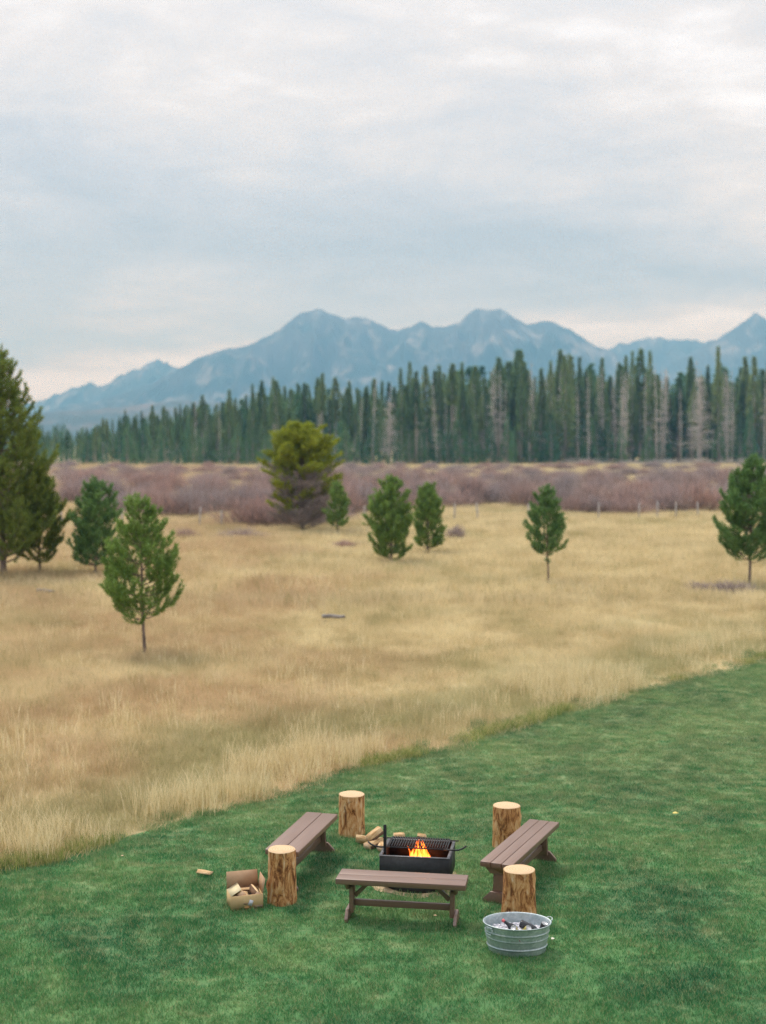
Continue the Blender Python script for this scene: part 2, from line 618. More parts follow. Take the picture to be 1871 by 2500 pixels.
def ridge(name, prof, D, back, front, mat, label, seed, rough=0.35, cut=0.0, jag=5.0, cat='mountain'):
    px = np.linspace(prof[0][0], prof[-1][0], 420)
    py = np.interp(px, [p[0] for p in prof], [p[1] for p in prof])
    py = py + (fbm(px / 17.0, px * 0 + 3.3, seed, 4, gain=0.6) - 0.5) * jag * 2.2
    xr, zr = np.array([at_depth(a, b, D) for a, b in zip(px, py)]).T
    js = np.concatenate([np.linspace(-1, 0, 18)[:-1], np.linspace(0, 1, 64)])
    V = []
    for j in js:
        d = abs(j)
        y = D - (front * j if j > 0 else back * j)
        shape = (1 - d) ** 1.15
        wob = 120 * d * (fbm(xr / 260.0, xr * 0 + j * 4, seed + 1, 3) - 0.5)
        gul = 1 - np.abs(2 * fbm((xr + wob) / 170.0 + j * 0.25, np.full_like(xr, j * 2.2), seed + 2, 5) - 1)
        fine = fbm((xr + wob) / 38.0, np.full_like(xr, j * 12.0), seed + 3, 4) - 0.5
        z = zr * shape * (1 + rough * 2.2 * (gul - 0.75) * min(1, d * 3.0) + 0.16 * fine * min(1, d * 6))
        z = np.minimum(z, zr) if j <= 0 else np.minimum(z, zr * (1 - 0.25 * d))
        V.append(np.stack([xr, np.full_like(xr, y), z - 4 * d], -1))
    V = np.array(V)
    n, k = V.shape[:2]
    a = np.arange(n - 1)[:, None] * k
    b = np.arange(k - 1)[None, :]
    q = np.stack([a + b, a + b + 1, a + k + b + 1, a + k + b], -1).reshape(-1, 4)
    mb = MB()
    mb.add(V.reshape(-1, 3), None, q)
    # close the two ends and the underside so the hill is a solid
    o = mb.build(name, mat, smooth=True)
    return tag(o, label, cat, kind='structure')


M_MAIN = M_mountain('mountain_rock', (0.075, 0.08, 0.09), (0.028, 0.045, 0.045), 420.0, (0.26, 0.255, 0.26))
M_HILL = M_mountain('foothill_cover', (0.13, 0.115, 0.10), (0.045, 0.06, 0.045), 150.0, (0.18, 0.15, 0.13))
ridge('mountain_range', [(-260, 1060), (60, 1015), (160, 995), (270, 970), (350, 945), (436, 903), (481, 878), (537, 855), (611, 844), (667, 813), (701, 790), (735, 763), (755, 760), (775, 752), (803, 764), (843, 779), (865, 772), (905, 781), (936, 796), (969, 807), (997, 799), (1028, 785), (1059, 796), (1093, 796), (1122, 785), (1147, 764), (1161, 754), (1192, 756), (1223, 752), (1252, 773), (1286, 790), (1308, 786), (1348, 783), (1382, 799), (1416, 819), (1455, 847), (1483, 855), (1560, 890), (1700, 950), (1950, 1040)], 5000, 900, 1500, M_MAIN, 'broad blue mountain massif with two flat topped summits above the forest', 11)
ridge('mountain_range', [(-300, 1055), (0, 1005), (93, 977), (187, 946), (221, 937), (249, 946), (294, 917), (345, 898), (368, 887), (385, 881), (396, 886), (407, 883), (436, 901), (520, 940), (640, 1000)], 5900, 700, 700, M_MAIN, 'low jagged blue ridge sloping away to the far left behind the massif', 23, jag=9)
ridge('mountain_range', [(1300, 960), (1400, 900), (1460, 862), (1492, 850), (1512, 837), (1534, 841), (1563, 828), (1608, 823), (1636, 832), (1676, 828), (1715, 836), (1749, 832), (1900, 850), (2100, 900)], 6000, 700, 700, M_MAIN, 'low broken ridge in the gap between the massif and the pointed peak', 31, jag=7)
ridge('mountain_range', [(1560, 960), (1640, 890), (1700, 856), (1749, 829), (1783, 807), (1817, 785), (1843, 761), (1862, 773), (1900, 800), (1960, 790), (2050, 830), (2300, 960)], 5300, 900, 1300, M_MAIN, 'pointed blue peak rising over the right end of the forest', 41)
ridge('foothill', [(-500, 1020), (-100, 1008), (85, 1010), (226, 1000), (368, 985), (452, 977), (600, 985), (800, 990), (1200, 1000), (2300, 1010)], 3400, 500, 900, M_HILL, 'low tan and grey foothill at the foot of the blue massif', 51, rough=0.2, jag=3, cat='hill')


# ------------------------------------------------------------------ the lodge the view is taken from
mw, tw_, ow = material('stained_timber')
nw_ = noise(tw_, vmap(tw_, opos(tw_), (1, 1, 9)), 2.0, 4, 0.6)
principled(tw_, ow, ramp(tw_, nw_, [(0.3, (0.09, 0.055, 0.035)), (0.7, (0.15, 0.09, 0.055))]), 0.7, 0, 0.3)
mr, tr2, orf = material('dark_shingle')
principled(tr2, orf, ramp(tr2, noise(tr2, opos(tr2), 3.0, 4), [(0.3, (0.05, 0.05, 0.05)), (0.7, (0.09, 0.085, 0.08))]), 0.9, 0, 0.2)
mg, tg, og = material('window_glass')
principled(tg, og, (0.03, 0.035, 0.04), 0.08, 0, 0.5)
lodge = empty('lodge', (0, -3.0, 0))
tag(lodge, 'brown timber lodge whose upper floor overlooks the lawn and fire pit', 'building')
mb = MB()
mb.box((0, -4.5, 3.6), (30, 9, 7.2))
mb.build('wall', mw, lodge)
mb = MB()
mb.prism([(0.9, 7.21), (0.9, 7.35), (-4.5, 10.6), (-9.9, 7.35), (-9.9, 7.21)], 0, -15.6, 15.6)
mb.build('roof', mr, lodge)
for wx in (-11.5, -7.0, 3.6, 7.5, 11.8):
    for wz in (1.7, 5.0):
        mb = MB()
        mb.box((wx, 0.03, wz), (1.5, 0.05, 1.3))
        fr_ = mb.build('window', mw, lodge)
        mb = MB()
        mb.box((wx, 0.06, wz), (1.3, 0.02, 1.1))
        mb.build('pane', mg, fr_)

# ------------------------------------------------------------------ scattering of uncountable stuff
def scatter(name, pts, rot, scl, idx, meshes, label, cat):
    src = bpy.data.collections.new(name + '_source')
    for k, me in enumerate(meshes):
        src.objects.link(bpy.data.objects.new('%s_clump' % name, me))
    me = bpy.data.meshes.new(name)
    n = len(pts)
    me.vertices.add(n)
    me.vertices.foreach_set('co', np.asarray(pts, np.float32).ravel())
    for an, ty, arr, key in (('turn', 'FLOAT_VECTOR', rot, 'vector'), ('grow', 'FLOAT_VECTOR', scl, 'vector'), ('pick', 'INT', idx, 'value')):
        at_ = me.attributes.new(an, ty, 'POINT')
        at_.data.foreach_set(key, np.asarray(arr, np.int32 if ty == 'INT' else np.float32).ravel())
    o = link(name, me)
    ng = bpy.data.node_groups.new(name, 'GeometryNodeTree')
    ng.interface.new_socket('Geometry', in_out='INPUT', socket_type='NodeSocketGeometry')
    ng.interface.new_socket('Geometry', in_out='OUTPUT', socket_type='NodeSocketGeometry')
    gi, go = ng.nodes.new('NodeGroupInput'), ng.nodes.new('NodeGroupOutput')
    ci = ng.nodes.new('GeometryNodeCollectionInfo')
    ci.inputs['Collection'].default_value = src
    ci.inputs['Separate Children'].default_value = True
    ci.inputs['Reset Children'].default_value = True
    iop = ng.nodes.new('GeometryNodeInstanceOnPoints')
    iop.inputs['Pick Instance'].default_value = True
    ng.links.new(gi.outputs[0], iop.inputs['Points'])
    ng.links.new(ci.outputs[0], iop.inputs['Instance'])
    for an, ty, sock in (('turn', 'FLOAT_VECTOR', 'Rotation'), ('grow', 'FLOAT_VECTOR', 'Scale'), ('pick', 'INT', 'Instance Index')):
        na = ng.nodes.new('GeometryNodeInputNamedAttribute')
        na.data_type = ty
        na.inputs['Name'].default_value = an
        ng.links.new(na.outputs['Attribute'], iop.inputs[sock])
    ng.links.new(iop.outputs[0], go.inputs[0])
    md = o.modifiers.new('scatter', 'NODES')
    md.node_group = ng
    return tag(o, label, cat, kind='stuff')


def grass_patch(seed, n, radius, h0, h1, w, lean, mat, droop=0.5):
    r = np.random.default_rng(seed)
    rad = radius * np.sqrt(r.random(n))
    an = r.random(n) * 2 * math.pi
    base = np.stack([rad * np.cos(an), rad * np.sin(an), np.full(n, -0.005)], -1)
    h = h0 + (h1 - h0) * r.random(n) ** 1.3
    az = r.random(n) * 2 * math.pi
    side = np.stack([np.cos(az), np.sin(az), np.zeros(n)], -1)
    ld = r.random(n) * 2 * math.pi
    ln = np.stack([np.cos(ld), np.sin(ld), np.zeros(n)], -1) * (lean * h * (0.3 + r.random(n)))[:, None]
    up = np.stack([np.zeros(n), np.zeros(n), h], -1)
    ww = (w * (0.6 + 0.8 * r.random(n)))[:, None]
    p0, p1 = base - side * ww / 2, base + side * ww / 2
    mid = base + up * 0.55 + ln * 0.35
    p2, p3 = mid + side * ww * 0.42, mid - side * ww * 0.42
    tip = base + up * (1 - droop * 0.2) + ln
    V = np.stack([p0, p1, p2, p3, tip], 1).reshape(-1, 3)
    k = np.arange(n)[:, None] * 5
    mb = MB()
    mb.add(V, np.hstack([k + 3, k + 2, k + 4]), np.hstack([k, k + 1, k + 2, k + 3]))
    return mb.mesh('grass_clump', mat)


def jitter_grid(x0, x1, y0, y1, step):
    xs, ys = np.meshgrid(np.arange(x0, x1, step), np.arange(y0, y1, step))
    p = np.stack([xs.ravel(), ys.ravel()], -1)
    return p + (rng.random(p.shape) - 0.5) * step * 1.3


def grass_field(name, p, meshes, smin, smax, label, cat, hfun=None):
    n = len(p)
    rot = np.zeros((n, 3))
    rot[:, 2] = rng.random(n) * 2 * math.pi
    s = smin + (smax - smin) * rng.random(n)
    hz_ = s.copy() if hfun is None else s * hfun(p[:, 0], p[:, 1])
    return scatter(name, np.hstack([p, np.zeros((n, 1))]), rot, np.stack([s, s, hz_], -1), rng.integers(0, len(meshes), n), meshes, label, cat)


def in_view(p, marg=1.5, k=0.31):
    return np.abs(p[:, 0]) < k * p[:, 1] + marg


PIT = (0.387, 14.53)
# lawn grass
p = jitter_grid(-9, 14, 9.5, 36, 0.15)
p = p[(p[:, 1] < edge_y(p[:, 0]) - 0.02 + 0.9 * rng.random(len(p)) ** 3) & in_view(p)]
p = p[(np.hypot(p[:, 0] - PIT[0], p[:, 1] - PIT[1]) > 0.50)]
lawn_m = [grass_patch(100 + k, 170, 0.15, 0.022, 0.055, 0.0042, 0.8, MAT['lawn_blade']) for k in range(6)]
grass_field('lawn_grass', p, lawn_m, 0.85, 1.2, 'short green mown lawn grass with straw flecks', 'grass',
            lambda x, y: 0.4 + 1.2 * fbm(x * 2.2, y * 2.2, 61, 4) + 0.35 * np.exp(-(edge_y(x) - y) * 3))
# meadow grass
near_m = [grass_patch(200 + k, 110, 0.30, 0.07, 0.26, 0.0055, 0.6, MAT['meadow_blade']) for k in range(6)]
p = jitter_grid(-20, 24, 8, 42, 0.24)
p = p[(p[:, 1] > edge_y(p[:, 0]) + 0.10) & in_view(p, 2.5)]
mh_ = lambda x, y: (0.45 + 0.9 * rng.random(len(x))) * (0.35 + 1.1 * fbm(x * 0.5, y * 0.35, 71, 4)) * np.clip(0.45 + (y - edge_y(x)) * 0.5, 0.3, 1) + 0.35 * np.clip(fbm(x * 2.2, y * 1.2, 72, 2) - 0.5, 0, 1)
grass_field('meadow_grass', p, near_m, 0.8, 1.25, 'dry tan knee high grass of the meadow beside the lawn', 'grass', mh_)
far_m = [grass_patch(210 + k, 170, 0.9, 0.16, 0.42, 0.014, 0.45, MAT['meadow_blade']) for k in range(5)]
p = jitter_grid(-42, 44, 40, 125, 0.75)
p = p[in_view(p, 3.5)]
grass_field('meadow_grass', p, far_m, 0.8, 1.3, 'dry tan grass of the far meadow around the young pines', 'grass', mh_)
rim_m = [grass_patch(220 + k, 200, 2.6, 0.2, 0.5, 0.05, 0.45, MAT['meadow_blade']) for k in range(4)]
p = jitter_grid(-110, 125, 120, 318, 2.6)
p = p[in_view(p, 6)]
grass_field('meadow_grass', p, rim_m, 0.8, 1.3, 'pale grass strip between the willows and the forest', 'grass')
stalk_m = [grass_patch(250 + k, 34, 0.28, 0.18, 0.46, 0.008, 0.3, MAT['edge_blade']) for k in range(5)]
p = jitter_grid(-26, 30, 13, 90, 0.62)
p = p[(p[:, 1] > edge_y(p[:, 0]) + 0.3) & in_view(p, 2.5) & (fbm(p[:, 0] * 0.6, p[:, 1] * 0.4, 84, 3) > 0.50)]
grass_field('straw_grass', p, stalk_m, 0.7, 1.1, 'sparse pale seed stalks standing over the meadow grass', 'grass', lambda x, y: 0.6 + 0.8 * rng.random(len(x)))
# tall pale straw along the lawn
tall_m = [grass_patch(230 + k, 70, 0.26, 0.30, 0.72, 0.0055, 0.30, MAT['edge_blade']) for k in range(5)]
p = jitter_grid(-10, 3.5, 10, 25, 0.24)
de = p[:, 1] - edge_y(p[:, 0])
keep = (de > 0.05 + 0.5 * rng.random(len(p))) & (de < 0.4 + 2.3 * fbm(p[:, 0] * 0.5, p[:, 1] * 0.3, 81, 3)) & (fbm(p[:, 0] * 0.8, p[:, 1] * 0.8, 82, 3) > 0.45) & in_view(p, 2) & (p[:, 0] < -0.9 + 1.6 * rng.random(len(p)))
q = jitter_grid(1.5, 14, 20, 38, 0.34)
dq = q[:, 1] - edge_y(q[:, 0])
q = q[(dq > 0.2) & (dq < 3.0) & (fbm(q[:, 0] * 0.45, q[:, 1] * 0.45, 83, 3) > 0.53) & in_view(q, 2)]
grass_field('straw_grass', np.vstack([p[keep], q]), tall_m, 0.75, 1.15, 'tall pale straw grass standing along the lawn edge', 'grass', lambda x, y: 0.3 + 1.15 * fbm(x * 1.4, y * 1.4, 85, 3))
tuft_m = [grass_patch(240 + k, 80, 0.20, 0.07, 0.22, 0.0065, 0.7, MAT['tuft_blade']) for k in range(4)]
tx = np.linspace(-9, 14, 420)
tx = tx + (rng.random(420) - 0.5) * 0.08
ty = edge_y(tx) + 0.02 + 0.22 * rng.random(420)
keep = fbm(tx * 1.1, tx * 0 + 2.2, 91, 3) > 0.52
grass_field('grass_tufts', np.stack([tx, ty], -1)[keep], tuft_m, 0.7, 1.2, 'dark green unmown tufts where lawn meets meadow', 'grass')


# ------------------------------------------------------------------ conifers
def needles(r, P, A, n_len, n_wid, spread=0.9):
    """thin triangles leaving the points P around the axes A"""
    n = len(P)
    q = r.normal(size=(n, 3))
    q -= (q * A).sum(1)[:, None] * A
    q /= np.linalg.norm(q, axis=1)[:, None] + 1e-9
    d = A * math.cos(spread) + q * math.sin(spread)
    d[:, 2] += 0.15
    d /= np.linalg.norm(d, axis=1)[:, None]
    s = np.cross(d, r.normal(size=(n, 3)))
    s /= np.linalg.norm(s, axis=1)[:, None] + 1e-9
    L = (n_len * (0.7 + 0.6 * r.random(n)))[:, None]
    return np.stack([P - s * n_wid / 2, P + s * n_wid / 2, P + d * L], 1)


def arc(p0, az, e0, e1, L, n=6):
    """a limb that leaves p0 towards azimuth az at elevation e0 and bends to e1"""
    t = np.linspace(0, 1, n)
    e = e0 + (e1 - e0) * t ** 1.2
    st = np.stack([np.cos(e) * math.cos(az), np.cos(e) * math.sin(az), np.sin(e)], -1) * (L / (n - 1))
    return np.vstack([p0, p0 + np.cumsum(st[:-1], 0)])


def pine(name, x, y, H, radius, mats, label, group, seed, dome=1.55, base=0.2, widest=0.4, dens=190, nl=0.085, nw=0.013, tr=0.045,
         elev=(0.15, 1.45), foliage=None, step=0.26, lat=1.0, dead=0, skirt=0.82, per=5, open_=0.20):
    r = np.random.default_rng(seed)
    root = empty(name, (x, y, 0), 0)
    tag(root, label, 'tree', group)
    tk, cr = MB(), MB()
    n = 14
    tz = np.linspace(0, H * 0.985, n)
    wobx = np.cumsum(r.normal(0, 0.012, n)) * H / 4
    woby = np.cumsum(r.normal(0, 0.012, n)) * H / 4
    wobx -= wobx[0]
    woby -= woby[0]
    tp = np.stack([wobx, woby, tz], -1)
    tk.tube(np.vstack([[0, 0, -0.05], tp]), np.concatenate([[tr * 1.25], tr * (1 - 0.93 * (tz / H) ** 0.9)]), 8)
    lines, dlines = [], []

    def prof(f):
        if f < base:
            return 0
        if f < widest:
            return skirt + (1 - skirt) * ((f - base) / (widest - base)) ** 0.7
        return max(0.06, (1 - ((f - widest) / (1 - widest)) ** dome))
    z = base * H
    step *= 0.82
    while z < H * 0.955:
        f = z / H
        a0 = r.random() * 6.28
        for k in range(per + 1 + int(r.integers(-1, 2))):
            az = a0 + k * 6.28 / per + r.normal(0, 0.25)
            zz = z + r.normal(0, step * 0.25)
            c = np.array([np.interp(zz, tz, wobx), np.interp(zz, tz, woby), zz])
            L = radius * prof(min(f, 0.99)) * (0.64 + 0.58 * r.random()) * 1.18
            e0 = elev[0] + 0.55 * max(0, (f - 0.45)) + r.normal(0, 0.12)
            e1 = elev[1] + r.normal(0, 0.15)
            br = arc(c, az, e0, e1, L, 7)
            tk.tube(br, np.linspace(tr * 0.30 * (1 - 0.5 * f), 0.004, 7), 4, cap=False)
            alive = foliage is None or r.random() < foliage(f, az)
            (lines if alive else dlines).append(br[2 if L > 0.5 else 1:])
            m = int(lat * L / 0.085)
            for s in np.linspace(0.28, 0.93, max(1, m)):
                if r.random() < open_:
                    continue
                i0 = s * 6
                k0 = int(i0)
                pp = br[k0] + (br[min(6, k0 + 1)] - br[k0]) * (i0 - k0)
                la = arc(pp, az + r.choice([-1, 1]) * (0.75 + 0.35 * r.random()), e0 * 0.4 + r.normal(0.35, 0.25), e1, (0.12 + 0.46 * L * (1 - s)) * (0.7 + 0.6 * r.random()), 4)
                (lines if alive else dlines).append(la)
        z += step * (0.8 + 0.4 * r.random()) * (1 - 0.35 * f)
    lines.append(np.stack([tp[-4], tp[-3], tp[-2], tp[-1] + [0, 0, H * 0.015]]))

    def along(ls, d):
        P, A = [], []
        for l in ls:
            seg = np.diff(l, axis=0)
            ln = np.linalg.norm(seg, axis=1)
            tot = ln.sum()
            m = max(4, int(tot * d))
            u = (r.random(m) ** 0.8) * tot
            cs = np.concatenate([[0], np.cumsum(ln)])
            k = np.clip(np.searchsorted(cs, u) - 1, 0, len(seg) - 1)
            P.append(l[k] + seg[k] * ((u - cs[k]) / (ln[k] + 1e-9))[:, None])
            A.append(seg[k] / (ln[k][:, None] + 1e-9))
        return np.vstack(P), np.vstack(A)
    P, A = along(lines, dens * 1.15)
    V = needles(r, P, A, nl, nw)
    cr.add(V.reshape(-1, 3), np.arange(len(V) * 3).reshape(-1, 3))
    tk.build('trunk', mats[1], root, smooth=True)
    cr.build('crown', mats[0], root)
    if dlines and dead:
        dd = MB()
        P, A = along(dlines, dead)
        V = needles(r, P, A, 0.22, 0.012, 0.8)
        dd.add(V.reshape(-1, 3), np.arange(len(V) * 3).reshape(-1, 3))
        dd.build('dead_branches', MAT['dead_twig'], root)
    return root


BK = MAT['bark']
GP = 'young pines in the meadow'
pine('pine_tree', -5.474, 30.44, 3.72, 1.0, (MAT['needle'], BK), 'young green pine with a bare lower trunk, nearest of all to the lawn', GP, 301, base=0.22, widest=0.36, dens=230, open_=0.24)
pine('pine_tree', -10.63, 49.1, 3.65, 0.98, (MAT['needle_blue'], BK), 'young dark green pine just behind the nearest young pine', GP, 302, base=0.10, widest=0.45, nl=0.10, nw=0.02, dens=170, tr=0.05)
pine('pine_tree', -12.9, 49.9, 3.9, 1.15, (MAT['needle_dark'], BK), 'smaller dark pine standing against the big pine at the picture edge', GP, 303, base=0.12, widest=0.40, nl=0.10, nw=0.02, dens=170, tr=0.06)
pine('pine_tree', -13.85, 48.4, 8.45, 1.95, (MAT['needle_dark'], BK), 'tallest dark green pine, cut off by the picture edge', GP, 304, base=0.07, widest=0.30, nl=0.12, nw=0.022, dens=125, tr=0.13, step=0.34, lat=0.8, open_=0.28)
yf = lambda f, az: 1.0 if f > 0.47 else (0.25 if f > 0.10 else 0.0)
pine('pine_tree', -4.42, 73.3, 5.95, 2.0, (MAT['needle_yellow'], BK), 'olive yellow domed pine with grey bare lower branches', GP, 305, dome=2.1, base=0.04, widest=0.46, nl=0.15, nw=0.035, dens=80, tr=0.11, step=0.24, foliage=yf, dead=45, skirt=0.8, lat=0.9, elev=(0.3, 0.75), open_=0.15)
pine('pine_tree', -2.385, 70.0, 2.95, 0.66, (MAT['needle'], BK), 'small bright green pine beside the olive yellow domed pine', GP, 306, base=0.12, widest=0.38, nl=0.11, nw=0.026, dens=130, tr=0.045, open_=0.2)
pine('pine_tree', 0.323, 53.7, 3.62, 0.98, (MAT['needle'], BK), 'bushy green pine, larger of a close pair in mid meadow', GP, 307, base=0.06, widest=0.42, nl=0.10, nw=0.021, dens=190, tr=0.055)
pine('pine_tree', 1.969, 58.3, 3.2, 0.82, (MAT['needle'], BK), 'slim green pine, smaller of a close pair in mid meadow', GP, 308, base=0.10, widest=0.42, nl=0.10, nw=0.022, dens=190, tr=0.05)
pine('pine_tree', 5.749, 46.2, 3.45, 0.74, (MAT['needle_blue'], BK), 'egg shaped young pine standing alone on a thin bare stem', GP, 309, base=0.24, widest=0.46, nl=0.09, nw=0.018, dens=200, tr=0.04)
pine('pine_tree', 12.41, 44.9, 4.5, 1.2, (MAT['needle_blue'], BK), 'blue green pine with a bare lower trunk over a dark low bush', GP, 310, base=0.20, widest=0.38, nl=0.095, nw=0.019, dens=180, tr=0.06, open_=0.2)
pine('pine_tree', 15.9, 53.3, 3.4, 0.95, (MAT['needle_blue'], BK), 'half hidden pine behind the blue green one at the picture edge', GP, 311, base=0.10, widest=0.40, nl=0.10, nw=0.021, dens=150, tr=0.05)


# ------------------------------------------------------------------ the forest
def forest_mesh(kind, seed):
    """unit tall (1.0) trunk and crown; crown radius as a share of the height"""
    r = np.random.default_rng(seed)
    tk, cr = MB(), MB()
    tr = {'tall': 0.0072, 'young': 0.012, 'snag': 0.0068, 'spread': 0.0058}[kind]
    z = np.linspace(0, 0.99, 8)
    bx, by = np.cumsum(r.normal(0, 0.003, 8)), np.cumsum(r.normal(0, 0.003, 8))
    lean = r.normal(0, 0.012) if kind == 'snag' else r.normal(0, 0.004)
    path = np.stack([bx - bx[0] + lean * z, by - by[0], z], -1)
    tk.tube(path, tr * (1 - 0.85 * z), 6)
    if kind in ('tall', 'young'):
        cb = 0.15 + 0.45 * r.random() if kind == 'tall' else 0.03
        shp = r.random()
        R0 = 0.034 + 0.05 * r.random() if kind == 'tall' else 0.17 + 0.05 * r.random()
        n = 900 if kind == 'tall' else 520
        f = r.random(n) ** 0.85
        zc = cb + (1.0 - cb) * f
        if kind == 'tall':
            rad = R0 * (0.55 + 0.45 * np.sin(np.clip(f * 3.0, 0, 1.57))) * (1 - f ** (1.0 + 1.6 * shp)) ** 1.1 * (0.75 + 0.5 * fbm(f * 14, f * 0 + 1.0, seed, 2))
        else:
            rad = R0 * (1 - f ** 1.4) * (0.8 + 0.4 * fbm(f * 10, f * 0 + 1.0, seed, 2))
        rad = rad + 0.006
        an = r.random(n) * 6.283
        an = an + 0.8 * np.sin(3 * an + f * 9)
        rr = rad * np.sqrt(0.15 + 0.85 * r.random(n))
        tx, ty = np.interp(zc, z, path[:, 0]), np.interp(zc, z, path[:, 1])
        P = np.stack([tx + rr * np.cos(an), ty + rr * np.sin(an), zc], -1)
        out = np.stack([np.cos(an), np.sin(an), np.full(n, 0.35) + r.normal(0, 0.35, n)], -1)
        out /= np.linalg.norm(out, axis=1)[:, None]
        L = (0.012 + 0.018 * r.random(n)) * (1.25 - 0.6 * f) * (1.0 if kind == 'tall' else 1.7)
        s = np.cross(out, r.normal(size=(n, 3)))
        s /= np.linalg.norm(s, axis=1)[:, None]
        a = P - out * (L * 0.7)[:, None]
        b = P + out * (L * 0.8)[:, None]
        w = (L * 0.42)[:, None]
        V = np.stack([a, P + s * w, b, P - s * w], 1).reshape(-1, 3)
        cr.add(V, None, np.arange(n * 4).reshape(-1, 4))
        m = 30 if kind == 'tall' else 0
        for k in range(m):
            zz = 0.12 + r.random() * (cb - 0.08)
            c = np.array([np.interp(zz, z, path[:, 0]), np.interp(zz, z, path[:, 1]), zz])
            tk.tube(arc(c, r.random() * 6.28, 0.1, -0.4, 0.03 + 0.03 * r.random(), 3), [0.0014, 0.001, 0.0004], 3, cap=False)
    else:
        m = 80 if kind == 'snag' else 210
        for k in range(m):
            zz = (0.22 + 0.74 * r.random()) if kind == 'snag' else 0.12 + 0.80 * r.random()
            c = np.array([np.interp(zz, z, path[:, 0]), np.interp(zz, z, path[:, 1]), zz])
            L = (0.03 + 0.08 * r.random()) * (1.15 - zz) if kind == 'snag' else (0.14 + 0.10 * r.random()) * (1.05 - zz * 0.75)
            cr.tube(arc(c, r.random() * 6.28, 0.25 if kind == 'snag' else 0.5, -0.5 if kind == 'snag' else -0.9, L, 4), [0.0034, 0.0027, 0.002, 0.001], 3, cap=False)
    return tk, cr


FM = {}
for kind, cnt, cm, tm in (('tall', 14, 'forest', 'forest_bark'), ('young', 5, 'forest_young', 'forest_bark'), ('snag', 5, 'snag', 'snag'), ('spread', 2, 'snag', 'snag')):
    FM[kind] = []
    for k in range(cnt):
        tk, cr = forest_mesh(kind, 400 + 17 * k + len(kind))
        FM[kind].append((tk.mesh('trunk', MAT[tm], True), cr.mesh('crown', MAT[cm])))

TOPX = [-60, 100, 160, 230, 310, 400, 500, 590, 680, 780, 880, 995, 1090, 1180, 1270, 1380, 1460, 1540, 1590, 1650, 1755, 1810, 1860, 1960]
TOPY = [1085, 1065, 1045, 1035, 1005, 985, 972, 955, 928, 922, 920, 896, 890, 878, 866, 868, 876, 866, 864, 876, 866, 884, 880, 880]


def tree_height(px, D):
    y = np.interp(px, TOPX, TOPY)
    return at_depth(px, y, D)[1]


def forest_tree(kind, x, y, h, label, group, k=None, fat=1.0, lean=0.0):
    nm = {'tall': 'forest_pine', 'young': 'young_forest_pine', 'snag': 'dead_pine', 'spread': 'dead_pine'}[kind]
    root = empty(nm, (x, y, -0.05), random.random() * 6.28)
    root.rotation_euler.x = lean
    root.scale = (h * fat, h * fat, h)
    tag(root, label, 'tree', group)
    ms = FM[kind]
    tme, cme = ms[random.randrange(len(ms)) if k is None else k]
    link('trunk', tme, root)
    link('crown', cme, root)
    return root


STRETCH = [(180, 'at the low far end beside the tallest pine'), (420, 'between the tallest pine and the domed pine'), (620, 'just left of the yellow domed pine'), (860, 'straight behind the yellow domed pine'),
           (1120, 'behind the close pair of meadow pines'), (1300, 'under the pale scree of the massif'), (1480, 'behind the egg shaped lone pine'), (1680, 'around the two close pale trunks'), (9999, 'below the pointed peak')]


def stretch(px):
    return next(t_ for lim, t_ in STRETCH if px < lim)





def forest_front(px):
    return 303.0 if px < 1000 else 303.0 + 30.0 * min(1.0, (px - 1000) / 500.0)


def px_to_x(px, D):
    return (px - CX) / F_PX * D * 1.0013


L_TALL = 'tall narrow green pine standing in the close wall of the forest'
L_YOUNG = 'low bushy dark green pine at the foot of the forest'
L_SNAG = 'grey dead pine trunk standing bare among the green forest pines'
# single trees one can point to
named = [
    ('tall', 1540, 858, 8, 'forest pine with a dark flat bushy top on a long pale trunk'),
    ('tall', 1586, 856, 6, 'slender forest pine just right of the dark flat topped one'),
    ('tall', 1752, 845, 6, 'tallest forest pine of all, its spire below the pointed peak'),
    ('tall', 1272, 857, 6, 'tall forest pine rising over the pale scree of the massif'),
    ('tall', 1390, 864, 9, 'forest pine with a forked top below the right shoulder of the massif'),
    ('tall', 1000, 884, 9, 'forest pine spire under the saddle between the two summits'),
    ('tall', 670, 920, 8, 'forest pine spire above the olive yellow domed pine'),
    ('tall', 310, 1000, 8, 'dark little forest pine spire over the low left stretch of the forest'),
    ('snag', 1604, 884, 0, 'pale dead trunk, left one of two standing close together'),
    ('snag', 1612, 892, 1, 'pale dead trunk, right one of two standing close together'),
    ('snag', 1436, 905, 1, 'grey dead trunk leaning over a brown foot at the forest edge'),
    ('snag', 1524, 895, 1, 'pale dead trunk with its foot in the grey deadfall'),
    ('spread', 1705, 900, 1, 'dead grey pine with wide drooping bare branches'),
    ('snag', 1864, 890, 1, 'pale dead trunk at the right end of the forest'),
    ('snag', 1772, 900, 3, 'reddish pale dead trunk beside the tallest forest pine'),
    ('spread', 952, 965, 2, 'grey bushy dead pine in the middle of the forest'),
]
n_forest = 0
for kind, px, py, dy, lab in named:
    D = forest_front(px) + dy
    h = at_depth(px, py, D)[1]
    forest_tree(kind, px_to_x(px, D), D, h, lab, None, lean=0.0)
    n_forest += 1
for k in range(128):
    px = -40 + (k + random.random()) / 128 * 1990
    D = forest_front(px) + 4 + 30 * random.random() ** 1.3
    h = tree_height(px, D) * random.choice([0.66, 0.75, 0.82, 0.88, 0.95, 1.0, 1.05])
    forest_tree('tall', px_to_x(px, D), D, h, 'tall narrow green forest pine ' + stretch(px), 'tall forest pines ' + stretch(px), fat=1.0 + 0.7 * random.random())
